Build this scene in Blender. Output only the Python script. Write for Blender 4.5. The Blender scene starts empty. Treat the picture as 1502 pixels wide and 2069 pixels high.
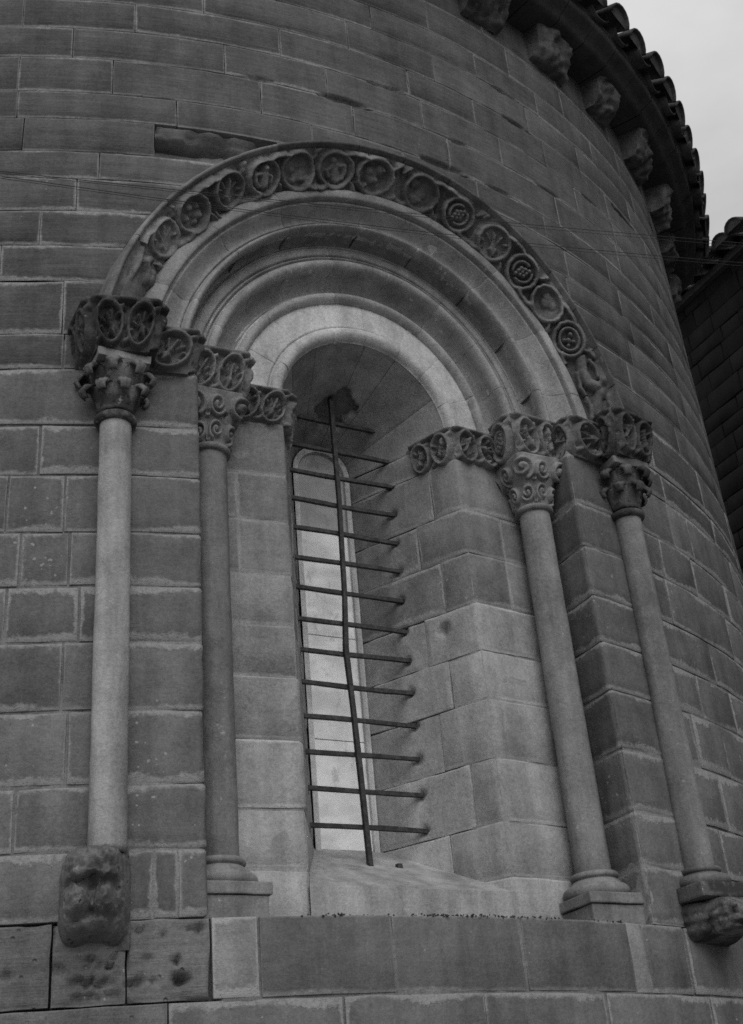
import bpy, bmesh, math, random
import numpy as np
from mathutils import Vector, Matrix, noise

random.seed(7)
rng = np.random.default_rng(11)
SC = bpy.context.scene
COL = SC.collection

# ------------------------------------------------------------------ camera
cam_d = bpy.data.cameras.new("camera")
cam = bpy.data.objects.new("camera", cam_d)
COL.objects.link(cam)
SC.camera = cam
cr = Vector((0.891913, -0.444751, -0.081782))
cu = Vector((-0.152568, -0.466203, 0.871423))
cf = Vector((0.425693, 0.764756, 0.483667))
cp = Vector((-2.49546, -4.17297, -1.14955))
m = Matrix((cr, cu, -cf)).transposed().to_4x4()
m.translation = cp
cam.matrix_world = m
cam_d.sensor_fit = 'VERTICAL'
cam_d.sensor_height = 24.0
cam_d.sensor_width = 17.4
cam_d.lens = 2533.26 / 2069.0 * 24.0
cam_d.clip_start = 0.05
cam_d.clip_end = 2000.0

# ------------------------------------------------------------------ world, sun, exposure
SUN_EL, SUN_AZ = math.radians(40), math.radians(-14)   # azimuth from the wall's outward axis (-y), negative = towards the left
world = bpy.data.worlds.new("World")
SC.world = world
world.use_nodes = True
wn = world.node_tree.nodes
wl = world.node_tree.links
wn.clear()
w_out = wn.new('ShaderNodeOutputWorld')
w_bg = wn.new('ShaderNodeBackground')
w_sky = wn.new('ShaderNodeTexSky')
w_sky.sky_type = 'NISHITA'
w_sky.sun_disc = False
w_sky.sun_elevation = SUN_EL
w_sky.sun_rotation = math.pi - SUN_AZ
w_sky.air_density = 1.2
w_sky.dust_density = 3.0
w_bw = wn.new('ShaderNodeRGBToBW')          # the photograph is black and white: grey sky light
w_tc = wn.new('ShaderNodeTexCoord')
w_map = wn.new('ShaderNodeMapping')
w_map.inputs['Scale'].default_value = (1.2, 1.2, 3.0)
w_noise = wn.new('ShaderNodeTexNoise')
w_noise.inputs['Scale'].default_value = 2.2
w_noise.inputs['Detail'].default_value = 5.0
w_noise.inputs['Roughness'].default_value = 0.55
w_ramp = wn.new('ShaderNodeMapRange')
w_ramp.inputs['From Min'].default_value = 0.3
w_ramp.inputs['From Max'].default_value = 0.7
w_ramp.inputs['To Min'].default_value = 5.3
w_ramp.inputs['To Max'].default_value = 8.3
w_mix = wn.new('ShaderNodeMix')             # cloud cover over the clear sky
w_mix.data_type = 'FLOAT'
w_mix.inputs[0].default_value = 0.8
wl.new(w_sky.outputs[0], w_bw.inputs[0])
wl.new(w_tc.outputs['Generated'], w_map.inputs[0])
wl.new(w_map.outputs[0], w_noise.inputs['Vector'])
wl.new(w_noise.outputs[0], w_ramp.inputs[0])
wl.new(w_bw.outputs[0], w_mix.inputs[2])
wl.new(w_ramp.outputs[0], w_mix.inputs[3])
wl.new(w_mix.outputs[0], w_bg.inputs[0])
w_bg.inputs[1].default_value = 0.1
wl.new(w_bg.outputs[0], w_out.inputs[0])

sun_d = bpy.data.lights.new("sun", 'SUN')
sun_d.energy = 1.15
sun_d.angle = math.radians(50)
sun_d.color = (1.0, 1.0, 1.0)
sun = bpy.data.objects.new("sun", sun_d)
COL.objects.link(sun)
sd = Vector((math.sin(SUN_AZ) * math.cos(SUN_EL), -math.cos(SUN_AZ) * math.cos(SUN_EL), math.sin(SUN_EL)))
sun.rotation_euler = sd.to_track_quat('Z', 'Y').to_euler()
sun.location = sd * 30

SC.view_settings.view_transform = 'Standard'
SC.view_settings.look = 'None'
SC.view_settings.exposure = 0.2
SC.view_settings.gamma = 1.0
SC.view_settings.use_curve_mapping = False
SC.cycles.use_denoising = False
SC.cycles.filter_width = 1.6          # a soft old lens

# ------------------------------------------------------------------ materials
class NT:
    """tiny helper round a node tree"""
    def __init__(s, name):
        s.m = bpy.data.materials.new(name)
        s.m.use_nodes = True
        s.n = s.m.node_tree.nodes
        s.l = s.m.node_tree.links
        s.n.clear()
        s.out = s.n.new('ShaderNodeOutputMaterial')
        s.b = s.n.new('ShaderNodeBsdfPrincipled')
        s.l.new(s.b.outputs[0], s.out.inputs[0])
        s.b.inputs['Specular IOR Level'].default_value = 0.15
        s.pos = s.n.new('ShaderNodeNewGeometry').outputs['Position']
    def set(s, sock, v):
        if hasattr(v, 'is_linked'):
            s.l.new(v, sock)
        else:
            sock.default_value = v
    def math(s, op, a, b=0.0, c=None, clamp=False):
        n = s.n.new('ShaderNodeMath'); n.operation = op; n.use_clamp = clamp
        s.set(n.inputs[0], a); s.set(n.inputs[1], b)
        if c is not None: s.set(n.inputs[2], c)
        return n.outputs[0]
    def mapr(s, v, a, b, c=0.0, d=1.0, smooth=True):
        n = s.n.new('ShaderNodeMapRange')
        n.interpolation_type = 'SMOOTHSTEP' if smooth else 'LINEAR'
        s.set(n.inputs[0], v); s.set(n.inputs[1], a); s.set(n.inputs[2], b); s.set(n.inputs[3], c); s.set(n.inputs[4], d)
        return n.outputs[0]
    def noise(s, scale, detail=3.0, rough=0.55, vec=None, stretch=None, offs=None):
        v = vec if vec is not None else s.pos
        if stretch is not None or offs is not None:
            mp = s.n.new('ShaderNodeMapping'); s.l.new(v, mp.inputs[0])
            if stretch: mp.inputs['Scale'].default_value = stretch
            if offs is not None: s.set(mp.inputs['Location'], offs)
            v = mp.outputs[0]
        n = s.n.new('ShaderNodeTexNoise')
        n.inputs['Scale'].default_value = scale
        n.inputs['Detail'].default_value = detail
        n.inputs['Roughness'].default_value = rough
        s.l.new(v, n.inputs['Vector'])
        return n.outputs[0]
    def voronoi(s, scale, feature='F1', rand=1.0):
        n = s.n.new('ShaderNodeTexVoronoi'); n.feature = feature
        n.inputs['Scale'].default_value = scale
        n.inputs['Randomness'].default_value = rand
        s.l.new(s.pos, n.inputs['Vector'])
        return n.outputs[0]
    def mix(s, f, a, b):
        n = s.n.new('ShaderNodeMix'); n.data_type = 'FLOAT'
        s.set(n.inputs[0], f); s.set(n.inputs[2], a); s.set(n.inputs[3], b)
        return n.outputs[0]
    def bump(s, h, strength, dist, prev=None):
        n = s.n.new('ShaderNodeBump')
        n.inputs['Strength'].default_value = strength
        n.inputs['Distance'].default_value = dist
        s.l.new(h, n.inputs['Height'])
        if prev is not None: s.l.new(prev, n.inputs['Normal'])
        return n.outputs[0]

def stone_material(name, joints=False, bedding=0.0, pits=0.0, patina=0.0, grain=0.35, stain=0.0):
    """Sandstone. Object colour: R = albedo, G = how much mortar is smeared over the edges, B = white lichen specks."""
    t = NT(name)
    oi = t.n.new('ShaderNodeObjectInfo')
    sep = t.n.new('ShaderNodeSeparateColor'); t.l.new(oi.outputs['Color'], sep.inputs[0])
    R, G, B = sep.outputs[0], sep.outputs[1], sep.outputs[2]
    rnd = oi.outputs['Random']
    big = t.noise(1.3, 4.0, 0.6)
    mid = t.noise(9.0, 5.0, 0.65)
    fine = t.noise(170.0, 3.0, 0.7)
    grit = t.noise(60.0, 4.0, 0.75)
    v = t.math('ADD', 0.45, t.math('MULTIPLY', big, 0.75))
    v = t.math('ADD', v, t.math('MULTIPLY', t.math('SUBTRACT', mid, 0.5), 0.75))
    v = t.math('ADD', v, t.math('MULTIPLY', t.math('SUBTRACT', grit, 0.5), 0.75))
    v = t.math('ADD', v, t.math('MULTIPLY', t.math('SUBTRACT', fine, 0.5), grain * 2.2))
    v = t.math('ADD', v, t.math('MULTIPLY', t.math('SUBTRACT', rnd, 0.5), 0.16))
    bed = t.noise(5.0, 4.0, 0.7, stretch=(0.7, 0.7, 9.0))
    if bedding > 0:
        v = t.math('ADD', v, t.math('MULTIPLY', t.math('SUBTRACT', bed, 0.5), bedding))
    # vertical water stains
    drip = t.noise(3.5, 4.0, 0.6, stretch=(2.4, 2.4, 0.22))
    v = t.math('MULTIPLY', v, t.mapr(drip, 0.25, 0.7, 0.78 - .16 * stain, 1.12))
    a = t.math('MULTIPLY', R, v)
    if patina > 0:   # black crust in ragged patches
        pn = t.noise(7.0, 6.0, 0.7)
        pm = t.math('MULTIPLY', t.mapr(pn, 0.44, 0.58), patina)
        a = t.mix(pm, a, 0.035)
        ln = t.noise(23.0, 5.0, 0.75)
        a = t.mix(t.math('MULTIPLY', t.mapr(ln, 0.62, 0.72), 0.55), a, 0.42)
    # pale lichen specks
    vo = t.voronoi(34.0)
    vo2 = t.voronoi(21.0)
    sp_mask = t.mapr(t.noise(2.3, 4.0, 0.7), 0.47, 0.70)
    sz = t.math('MULTIPLY', t.mapr(t.noise(41.0, 1.0), 0.40, 0.75), 0.42)
    sp = t.math('LESS_THAN', vo, t.math('MULTIPLY', sz, t.math('MULTIPLY', sp_mask, B)))
    sz2 = t.math('MULTIPLY', t.mapr(t.noise(19.0, 1.0), 0.52, 0.72), 0.2)
    sp2 = t.mapr(t.math('SUBTRACT', vo2, t.math('MULTIPLY', sz2, t.math('ADD', B, t.math('MULTIPLY', grit, 0.4)))), 0.02, -0.10)
    a = t.mix(t.math('MULTIPLY', sp, 0.5), a, 0.36)
    a = t.mix(t.math('MULTIPLY', t.math('MULTIPLY', sp2, sp_mask), 0.3), a, 0.38)
    h = t.math('ADD', t.math('MULTIPLY', grit, 0.6), t.math('MULTIPLY', mid, 0.8))
    hh = t.math('MULTIPLY', fine, 0.25)
    h = t.math('ADD', h, hh)
    if bedding > 0:
        h = t.math('ADD', h, t.math('MULTIPLY', bed, bedding * 2.2))
    if pits > 0:
        pv = t.voronoi(26.0)
        pm = t.math('MULTIPLY', t.mapr(pv, 0.06, 0.24, 1.0, 0.0), t.mapr(t.noise(5.0, 3.0, stretch=(1, 1, 2.5)), 0.46, 0.62))
        h = t.math('SUBTRACT', h, t.math('MULTIPLY', pm, 2.2 * pits))
    if joints:
        uv = t.n.new('ShaderNodeUVMap'); uv.uv_map = "place"
        sv = t.n.new('ShaderNodeUVMap'); sv.uv_map = "span"
        us = t.n.new('ShaderNodeSeparateXYZ'); t.l.new(uv.outputs[0], us.inputs[0])
        ss = t.n.new('ShaderNodeSeparateXYZ'); t.l.new(sv.outputs[0], ss.inputs[0])
        du = t.math('MINIMUM', us.outputs[0], t.math('SUBTRACT', ss.outputs[0], us.outputs[0]))
        dv = t.math('MINIMUM', us.outputs[1], t.math('SUBTRACT', ss.outputs[1], us.outputs[1]))
        d = t.math('MINIMUM', t.math('MULTIPLY', du, 1.8), dv)
        wob = t.noise(3.0, 4.0, 0.65)
        ragged = t.noise(38.0, 4.0, 0.7)
        wide = t.mapr(wob, 0.30, 0.70, 0.001, 0.030)
        thr = t.math('MULTIPLY', t.math('MULTIPLY', wide, G), t.math('ADD', 0.0, t.math('MULTIPLY', ragged, 1.8)))
        thr = t.math('ADD', thr, t.math('MULTIPLY', G, 0.0015))
        mort = t.mapr(t.math('SUBTRACT', thr, d), -0.013, 0.007)
        mort = t.math('MULTIPLY', mort, t.mapr(t.noise(90.0, 3.0, 0.7), 0.25, 0.5, 0.5, 1.0))
        mort = t.math('MULTIPLY', mort, t.mapr(G, 0.0, 0.15))
        mcol = t.math('ADD', 0.265, t.math('MULTIPLY', t.math('SUBTRACT', ragged, 0.5), 0.22))
        mcol = t.math('MAXIMUM', mcol, t.math('MULTIPLY', R, 1.35))
        a = t.mix(t.math('MULTIPLY', mort, 0.78), a, mcol)
        h = t.math('ADD', h, t.math('MULTIPLY', mort, 0.7))
    nb = t.bump(h, 0.75, 0.007)
    cc = t.n.new('ShaderNodeCombineColor')
    for i in range(3): t.l.new(a, cc.inputs[i])
    t.l.new(cc.outputs[0], t.b.inputs['Base Color'])
    t.l.new(nb, t.b.inputs['Normal'])
    t.b.inputs['Roughness'].default_value = 0.92
    return t.m

M_WALL = stone_material("weathered_ashlar", joints=True, bedding=0.16)
M_WALL_UP = stone_material("streaked_ashlar", joints=True, bedding=0.55)
M_PIT = stone_material("pitted_ashlar", joints=True, bedding=0.6, pits=1.0)
M_CLEAN = stone_material("pale_dressed_stone", joints=True, bedding=0.12)
M_ARCH = stone_material("moulded_stone", bedding=0.0)
M_CARVE = stone_material("carved_stone", patina=0.35)
M_CRUST = stone_material("blackened_carved_stone", patina=0.9)
M_CRUST_L = stone_material("lichened_carved_stone", patina=0.6, pits=0.5)
M_HEAD = stone_material("eroded_carved_stone", patina=0.42, pits=0.8)
M_SHAFT = stone_material("column_stone", bedding=0.10, grain=0.3, patina=0.10, stain=1.0)
M_MORT = stone_material("lime_mortar", grain=0.5)

def metal_material():
    t = NT("rusted_iron")
    n = t.noise(40.0, 5.0, 0.7)
    a = t.mapr(n, 0.35, 0.75, 0.018, 0.06)
    cc = t.n.new('ShaderNodeCombineColor')
    for i in range(3): t.l.new(a, cc.inputs[i])
    t.l.new(cc.outputs[0], t.b.inputs['Base Color'])
    t.l.new(t.bump(n, 0.5, 0.002), t.b.inputs['Normal'])
    t.b.inputs['Roughness'].default_value = 0.7
    t.b.inputs['Specular IOR Level'].default_value = 0.3
    return t.m
M_IRON = metal_material()

def pane_material(name, lo, hi):
    t = NT(name)
    n = t.noise(5.0, 5.0, 0.65, stretch=(1, 1, 1.6))
    v = t.noise(16.0, 4.0, 0.7, stretch=(1.0, 1.0, 0.6))
    a = t.mapr(n, 0.3, 0.7, lo, hi)
    a = t.mix(t.math('MULTIPLY', t.mapr(v, 0.56, 0.70), 0.5), a, lo * 0.55)
    cc = t.n.new('ShaderNodeCombineColor')
    for i in range(3): t.l.new(a, cc.inputs[i])
    t.l.new(cc.outputs[0], t.b.inputs['Base Color'])
    t.b.inputs['Roughness'].default_value = 0.45
    t.b.inputs['Specular IOR Level'].default_value = 0.4
    return t.m
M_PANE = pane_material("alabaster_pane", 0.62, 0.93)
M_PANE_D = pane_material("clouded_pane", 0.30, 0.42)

def plain_noise_material(name, lo, hi, scale, rough=0.9, bump=0.3):
    t = NT(name)
    n = t.noise(scale, 5.0, 0.65)
    n2 = t.noise(scale * 7, 3.0, 0.7)
    a = t.mapr(t.math('ADD', t.math('MULTIPLY', n, 0.7), t.math('MULTIPLY', n2, 0.3)), 0.3, 0.7, lo, hi)
    cc = t.n.new('ShaderNodeCombineColor')
    for i in range(3): t.l.new(a, cc.inputs[i])
    t.l.new(cc.outputs[0], t.b.inputs['Base Color'])
    t.l.new(t.bump(n2, bump, 0.01), t.b.inputs['Normal'])
    t.b.inputs['Roughness'].default_value = rough
    return t.m
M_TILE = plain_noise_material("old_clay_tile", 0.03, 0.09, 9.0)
M_CABLE = plain_noise_material("cable_sheath", 0.03, 0.05, 30.0)
M_GROUND = plain_noise_material("trodden_earth", 0.16, 0.26, 0.8)
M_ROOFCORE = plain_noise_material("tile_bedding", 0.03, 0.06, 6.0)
M_DARKWALL = plain_noise_material("shade_toned_rubble", 0.008, 0.02, 7.0)  # near black: the side building's shade is put into its wall colour

# ------------------------------------------------------------------ object helpers
def tag(o, label=None, cat=None, group=None, kind=None):
    if label: o['label'] = label
    if cat: o['category'] = cat
    if group: o['group'] = group
    if kind: o['kind'] = kind
    return o

def empty(name, loc, label, cat, group=None):
    o = bpy.data.objects.new(name, None)
    o.empty_display_size = 0.1
    COL.objects.link(o)
    o.location = loc
    return tag(o, label, cat, group, 'thing')

def link(name, me, mat, parent=None, color=(0.2, 0, 0)):
    o = bpy.data.objects.new(name, me)
    COL.objects.link(o)
    if me.materials:
        pass
    elif mat: me.materials.append(mat)
    if parent is not None:
        o.parent = parent
        w = Vector((0, 0, 0)); p = parent
        while p is not None:
            w += p.location; p = p.parent
        o.location = -w        # meshes are written in world coordinates
    o.color = (color[0], color[1], color[2], 1.0)
    return o

def mesh_from(name, verts, faces, smooth=True):
    me = bpy.data.meshes.new(name)
    me.from_pydata([tuple(v) for v in verts], [], faces)
    if smooth:
        me.polygons.foreach_set('use_smooth', [True] * len(me.polygons))
    me.update()
    return me

def nz(p, s, seed=0.0):
    return noise.noise(Vector((p[0] * s + seed * 7.3, p[1] * s + seed * 3.1, p[2] * s - seed * 5.7)))

def grid_faces(n, m_, off=0, close_u=False):
    f = []
    for i in range(n - 1 if not close_u else n):
        i2 = (i + 1) % n
        for j in range(m_ - 1):
            f.append((off + i * m_ + j, off + i2 * m_ + j, off + i2 * m_ + j + 1, off + i * m_ + j + 1))
    return f

# ------------------------------------------------------------------ plan geometry
CY, RAD = 4.5, 4.6
def cyl(x, off=0.0):
    return CY - math.sqrt(max(RAD * RAD - x * x, 0.01)) + off

class Plan:
    """A wall's course line in plan, walked from left to right; at(u) gives point and outward normal."""
    def __init__(s, pts, u0=0.0):
        s.p = [Vector((p[0], p[1])) for p in pts]
        s.l = [u0]
        for a, b in zip(s.p, s.p[1:]): s.l.append(s.l[-1] + (b - a).length)
    def at(s, u):
        L = s.l
        i = 0
        while i < len(L) - 2 and u > L[i + 1]: i += 1
        d = s.p[i + 1] - s.p[i]
        t = (u - L[i]) / max(d.length, 1e-9)
        q = s.p[i] + d * t
        n = Vector((d.y, -d.x)).normalized()
        for k in (i, i + 1):           # average normal on a corner
            if 0 < k < len(L) - 1 and abs(u - L[k]) < 1e-6:
                d2 = s.p[k] - s.p[k - 1]; d3 = s.p[k + 1] - s.p[k]
                n2 = Vector((d2.y, -d2.x)).normalized(); n3 = Vector((d3.y, -d3.x)).normalized()
                n = (n2 + n3).normalized() / max((n2 + n3).normalized().dot(n2), 0.5)
        return q, n
    def corners(s, u0, u1):
        out = []
        for k in range(1, len(s.l) - 1):
            if u0 + 0.012 < s.l[k] < u1 - 0.012:
                a = (s.p[k] - s.p[k - 1]).angle_signed(s.p[k + 1] - s.p[k])
                if abs(a) > 0.15: out.append(s.l[k])
        return out

def arc_pts(x0, x1, off=0.0, n=24):
    return [(x0 + (x1 - x0) * i / n, cyl(x0 + (x1 - x0) * i / n, off)) for i in range(n + 1)]

class ArcPlan:
    """the curved wall itself; u = arc length from the window axis"""
    def at(s, u):
        t = u / RAD
        return Vector((RAD * math.sin(t), CY - RAD * math.cos(t))), Vector((math.sin(t), -math.cos(t)))
    def corners(s, u0, u1): return []

def stone(parent, plan, u0, u1, z0, z1, mat, color, depth=0.14, gap=0.004, seg=0.1, dents=(), clip=None, rough=0.003,
          chip=0.0, name="stone", jit=None, zseg=None, sink=0.0, wave=0.0, bevel=0.009):
    jit = random.uniform(-0.003, 0.004) if jit is None else jit
    bev = bevel
    e = gap
    us = [u0 + e, u0 + e + bev]
    n = max(1, int(round((u1 - u0 - 2 * (e + bev)) / seg)))
    inner = [u0 + e + bev + (u1 - u0 - 2 * (e + bev)) * i / n for i in range(n + 1)]
    cs = plan.corners(u0, u1)
    for c in cs:
        inner = [q for q in inner if abs(q - c) > 0.02 or q in (inner[0], inner[-1])]
        inner += [c - 0.008, c, c + 0.008]
    inner = sorted(inner)
    us = [u0 + e] + inner + [u1 - e]
    zs_ = zseg or seg
    nzv = max(1, int(round((z1 - z0 - 2 * (e + bev)) / zs_)))
    zz = [z0 + e] + [z0 + e + bev + (z1 - z0 - 2 * (e + bev)) * i / nzv for i in range(nzv + 1)] + [z1 - e]
    N, K = len(us), len(zz)
    V = []; UV = []
    sd_ = random.random() * 50
    back = []
    for i, u in enumerate(us):
        for j, z in enumerate(zz):
            q, nn = plan.at(u)
            p = Vector((q.x, q.y, z))
            nrm = Vector((nn.x, nn.y, 0))
            edge = i in (0, N - 1) or j in (0, K - 1)
            o = jit - sink + rough * 1.6 * nz(p, 6.0, sd_) + rough * nz(p, 19.0, sd_)
            if wave: o -= wave * max(0.0, nz((p.x * 0.4, p.y * 0.4, p.z * 6), 3.2, sd_) + 0.15) + wave * 0.6 * max(0, nz(p, 14, sd_))
            du = dz = 0.0
            if edge:
                o -= bev * 0.55
                cn = nz(p, 7.0, sd_ + 9)
                o -= chip * max(0.0, cn - 0.1) * 3
                du = 0.0035 * nz(p, 13.0, sd_ + 3); dz = 0.0035 * nz(p, 13.0, sd_ + 5)
            for c in cs:
                if abs(u - c) < 1e-6: o -= 0.004 + 0.004 * (nz(p, 9, sd_ + 2) + 0.5) ; 
            for (dx, dy_, dzc, r, dep, *asp) in dents:
                dd = ((p.x - dx) ** 2 + (p.y - dy_) ** 2 + ((p.z - dzc) * (asp[0] if asp else 1)) ** 2) / (r * r)
                if asp: dd *= 1 + .7 * nz((p.x, p.y, p.z * .6), 17.0, sd_ + 4)
                if dd < 1: o -= dep * (1 - dd) ** 0.5
            tx = Vector((-nn.y, nn.x, 0))
            pp = p + nrm * o + tx * du + Vector((0, 0, dz))
            V.append(pp)
            dep_ = min([depth] + [.8 * abs(u - c) + .006 for c in cs])
            back.append((p - nrm * dep_))
            UV.append((u - u0, z - z0))
    F = grid_faces(N, K)
    alive = None
    if clip is not None:
        V2 = []; ins = []
        for v in V:
            w, inside = clip(v)
            V2.append(w); ins.append(inside)
        F = [f for f in F if not all(ins[k] for k in f)]
        V = V2
        alive = set(k for f in F for k in f)
        if not F: return None
    VV = list(V); UU = list(UV)
    per = [i * K for i in range(N)] + [(N - 1) * K + j for j in range(1, K)] + [i * K + K - 1 for i in range(N - 2, -1, -1)] + [j for j in range(K - 2, 0, -1)]
    if alive is None:
        base = len(VV)
        for k in per: VV.append(V[k]); UU.append(UV[k])
        base2 = len(VV)
        for k in per: VV.append(back[k]); UU.append(UV[k])
        L = len(per)
        for i in range(L):
            i2 = (i + 1) % L
            F.append((base + i2, base + i, base2 + i, base2 + i2))
    # outward orientation: grid runs left->right, up; quad (i,j)(i+1,j)(i+1,j+1)(i,j+1) faces the viewer
    if alive is not None:
        used = sorted(alive); mp_ = {k: q for q, k in enumerate(used)}
        VV = [VV[k] for k in used]; UU = [UU[k] for k in used]
        F = [tuple(mp_[k] for k in f) for f in F]
    me = mesh_from(name, VV, F)
    uvl = me.uv_layers.new(name="place"); sp = me.uv_layers.new(name="span")
    idx = np.empty(len(me.loops), dtype=np.int32); me.loops.foreach_get('vertex_index', idx)
    ua = np.array(UU, dtype=np.float32)[idx]
    uvl.data.foreach_set('uv', ua.ravel())
    sp.data.foreach_set('uv', np.tile(np.array([u1 - u0, z1 - z0], dtype=np.float32), (len(idx), 1)).ravel())
    return link(name, me, mat, parent, color)

def mortar_sheet(parent, plan, u0, u1, z0, z1, off, step, amp, hole=None, color=(0.24, 0, 0), deep=None):
    n = max(2, int((u1 - u0) / step)); k = max(2, int((z1 - z0) / step))
    us = sorted(set([u0 + (u1 - u0) * i / n for i in range(n + 1)] + plan.corners(u0, u1)))
    V = []; inside = []
    for u in us:
        q, nn = plan.at(u)
        for j in range(k + 1):
            z = z0 + (z1 - z0) * j / k
            p = Vector((q.x, q.y, z))
            o = -(deep(p) if deep and deep(p) else off) + amp * nz(p, 5.0, 2) + amp * 0.7 * nz(p, 17.0, 4)
            V.append(p + Vector((nn.x, nn.y, 0)) * o)
            inside.append(bool(hole and hole(p)))
    F = [f for f in grid_faces(len(us), k + 1) if not any(inside[a] for a in f)]
    return link("mortar", mesh_from("mortar", V, F), M_MORT, parent, color)

# ------------------------------------------------------------------ the apse wall
COURSES = [-0.80, -0.505, -0.235, 0.0, .233, .511, .782, 1.015, 1.251, 1.511, 1.749, 2.031, 2.215, 2.501, 2.703, 2.91, 3.109,
           3.28, 3.491, 3.67, 3.906, 4.12, 4.33, 4.55, 4.75, 5.0, 5.30]
PIERX = 0.958
UPIER = RAD * math.asin(PIERX / RAD)
ULEFT, URIGHT = RAD * math.radians(-27), RAD * math.radians(54)
apse = empty("apse_wall", (0, 0, -2.85), "curved apse wall of dark weathered ashlar blocks with smeared pale mortar joints", "wall")
arcp = ArcPlan()
RCLIP, ZCLIP = 1.375, 2.09
def arch_clip(v):
    """keeps the wall's stones outside the carved arch: points inside are pulled to its edge"""
    x, z = v.x, v.z
    if z < ZCLIP:
        if abs(x) < RCLIP:
            nx_ = math.copysign(RCLIP, x)
            return Vector((nx_, cyl(nx_) + (v.y - cyl(x)), z)), True
        return v, False
    r = math.hypot(x, z - ZCLIP)
    if r < RCLIP:
        s_ = RCLIP / max(r, 1e-4)
        nx_ = x * s_
        return Vector((nx_, cyl(nx_) + (v.y - cyl(x)), ZCLIP + (z - ZCLIP) * s_)), True
    return v, False

# head joints seen in the photograph: course index -> arc positions
JOINTS = {0: [-1.7, -1.1, -0.5, 0.05, 0.62, 1.25],
          1: [-1.481, -1.238, -0.956, -0.79, -0.298, 0.25, 0.80, 0.885, 1.16, 1.62],
          2: [-1.70, -1.415], 3: [-1.626], 4: [-1.72, -1.456], 5: [-1.483], 6: [-1.70, -1.429], 7: [-1.659, -1.473],
          8: [-1.72, -1.50], 9: [-1.607], 10: [-1.80], 11: [-1.53], 12: [-1.541], 13: [-1.82], 14: [-1.658], 15: [-1.503], 16: [-1.408],
          17: [-1.762, -1.151], 18: [-1.044, -0.36], 19: [-1.355, -0.62, -0.114], 20: [-1.553, -0.80, -0.251, 0.322],
          21: [-1.25, -0.5, 0.258, 0.71], 22: [-0.9, -0.1, 0.45]}
RIGHTJ = {3: [1.616, 2.05], 4: [1.725, 2.15], 5: [1.582, 1.883, 2.35], 6: [1.726, 2.1], 7: [1.971, 2.5], 8: [1.612, 2.329], 9: [1.631, 1.983, 2.45],
          10: [1.83, 2.063], 15: [1.254], 16: [1.254, 1.9], 17: [1.285], 18: [1.147, 1.75], 19: [0.468, 1.3]}
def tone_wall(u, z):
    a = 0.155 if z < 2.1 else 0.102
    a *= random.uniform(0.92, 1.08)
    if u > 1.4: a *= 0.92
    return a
prng = random.Random(5)
PITS = []
for (xa, xb, za, zb_, n_) in ((-1.46, -1.26, -.385, -.35, 7), (-1.40, -1.25, -.445, -.42, 9), (-1.38, -1.25, -.49, -.465, 7), (-1.22, -.98, -.30, -.27, 5), (-1.22, -.99, -.455, -.43, 9), (-1.2, -1.0, -.385, -.36, 4), (-1.72, -1.5, -.42, -.32, 5)):
    for q_ in range(n_):
        x_ = prng.uniform(xa, xb); PITS.append((x_, cyl(x_), prng.uniform(za, zb_), prng.uniform(.009, .021), prng.uniform(.02, .035), prng.uniform(.7, 1.3)))
def on_wall(u, z, r, dep, asp):
    return (RAD * math.sin(u / RAD), CY - RAD * math.cos(u / RAD), z, r, dep, asp)
GOUGES = [on_wall(*g_) for g_ in ((-.16, 3.907, .15, .03, 6), (2.166, 4.296, .16, .04, 8), (.80, 3.672, .10, .025, 7), (.42, 3.672, .16, .03, 7),
          (.55, 3.905, .07, .025, 5), (1.25, 3.908, .09, .025, 8), (-.62, 3.912, .09, .02, 5), (1.7, 4.115, .08, .02, 8), (.1, 4.12, .14, .025, 9), (1.05, 4.33, .10, .03, 6), (1.0, 4.55, .12, .03, 9))]
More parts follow.
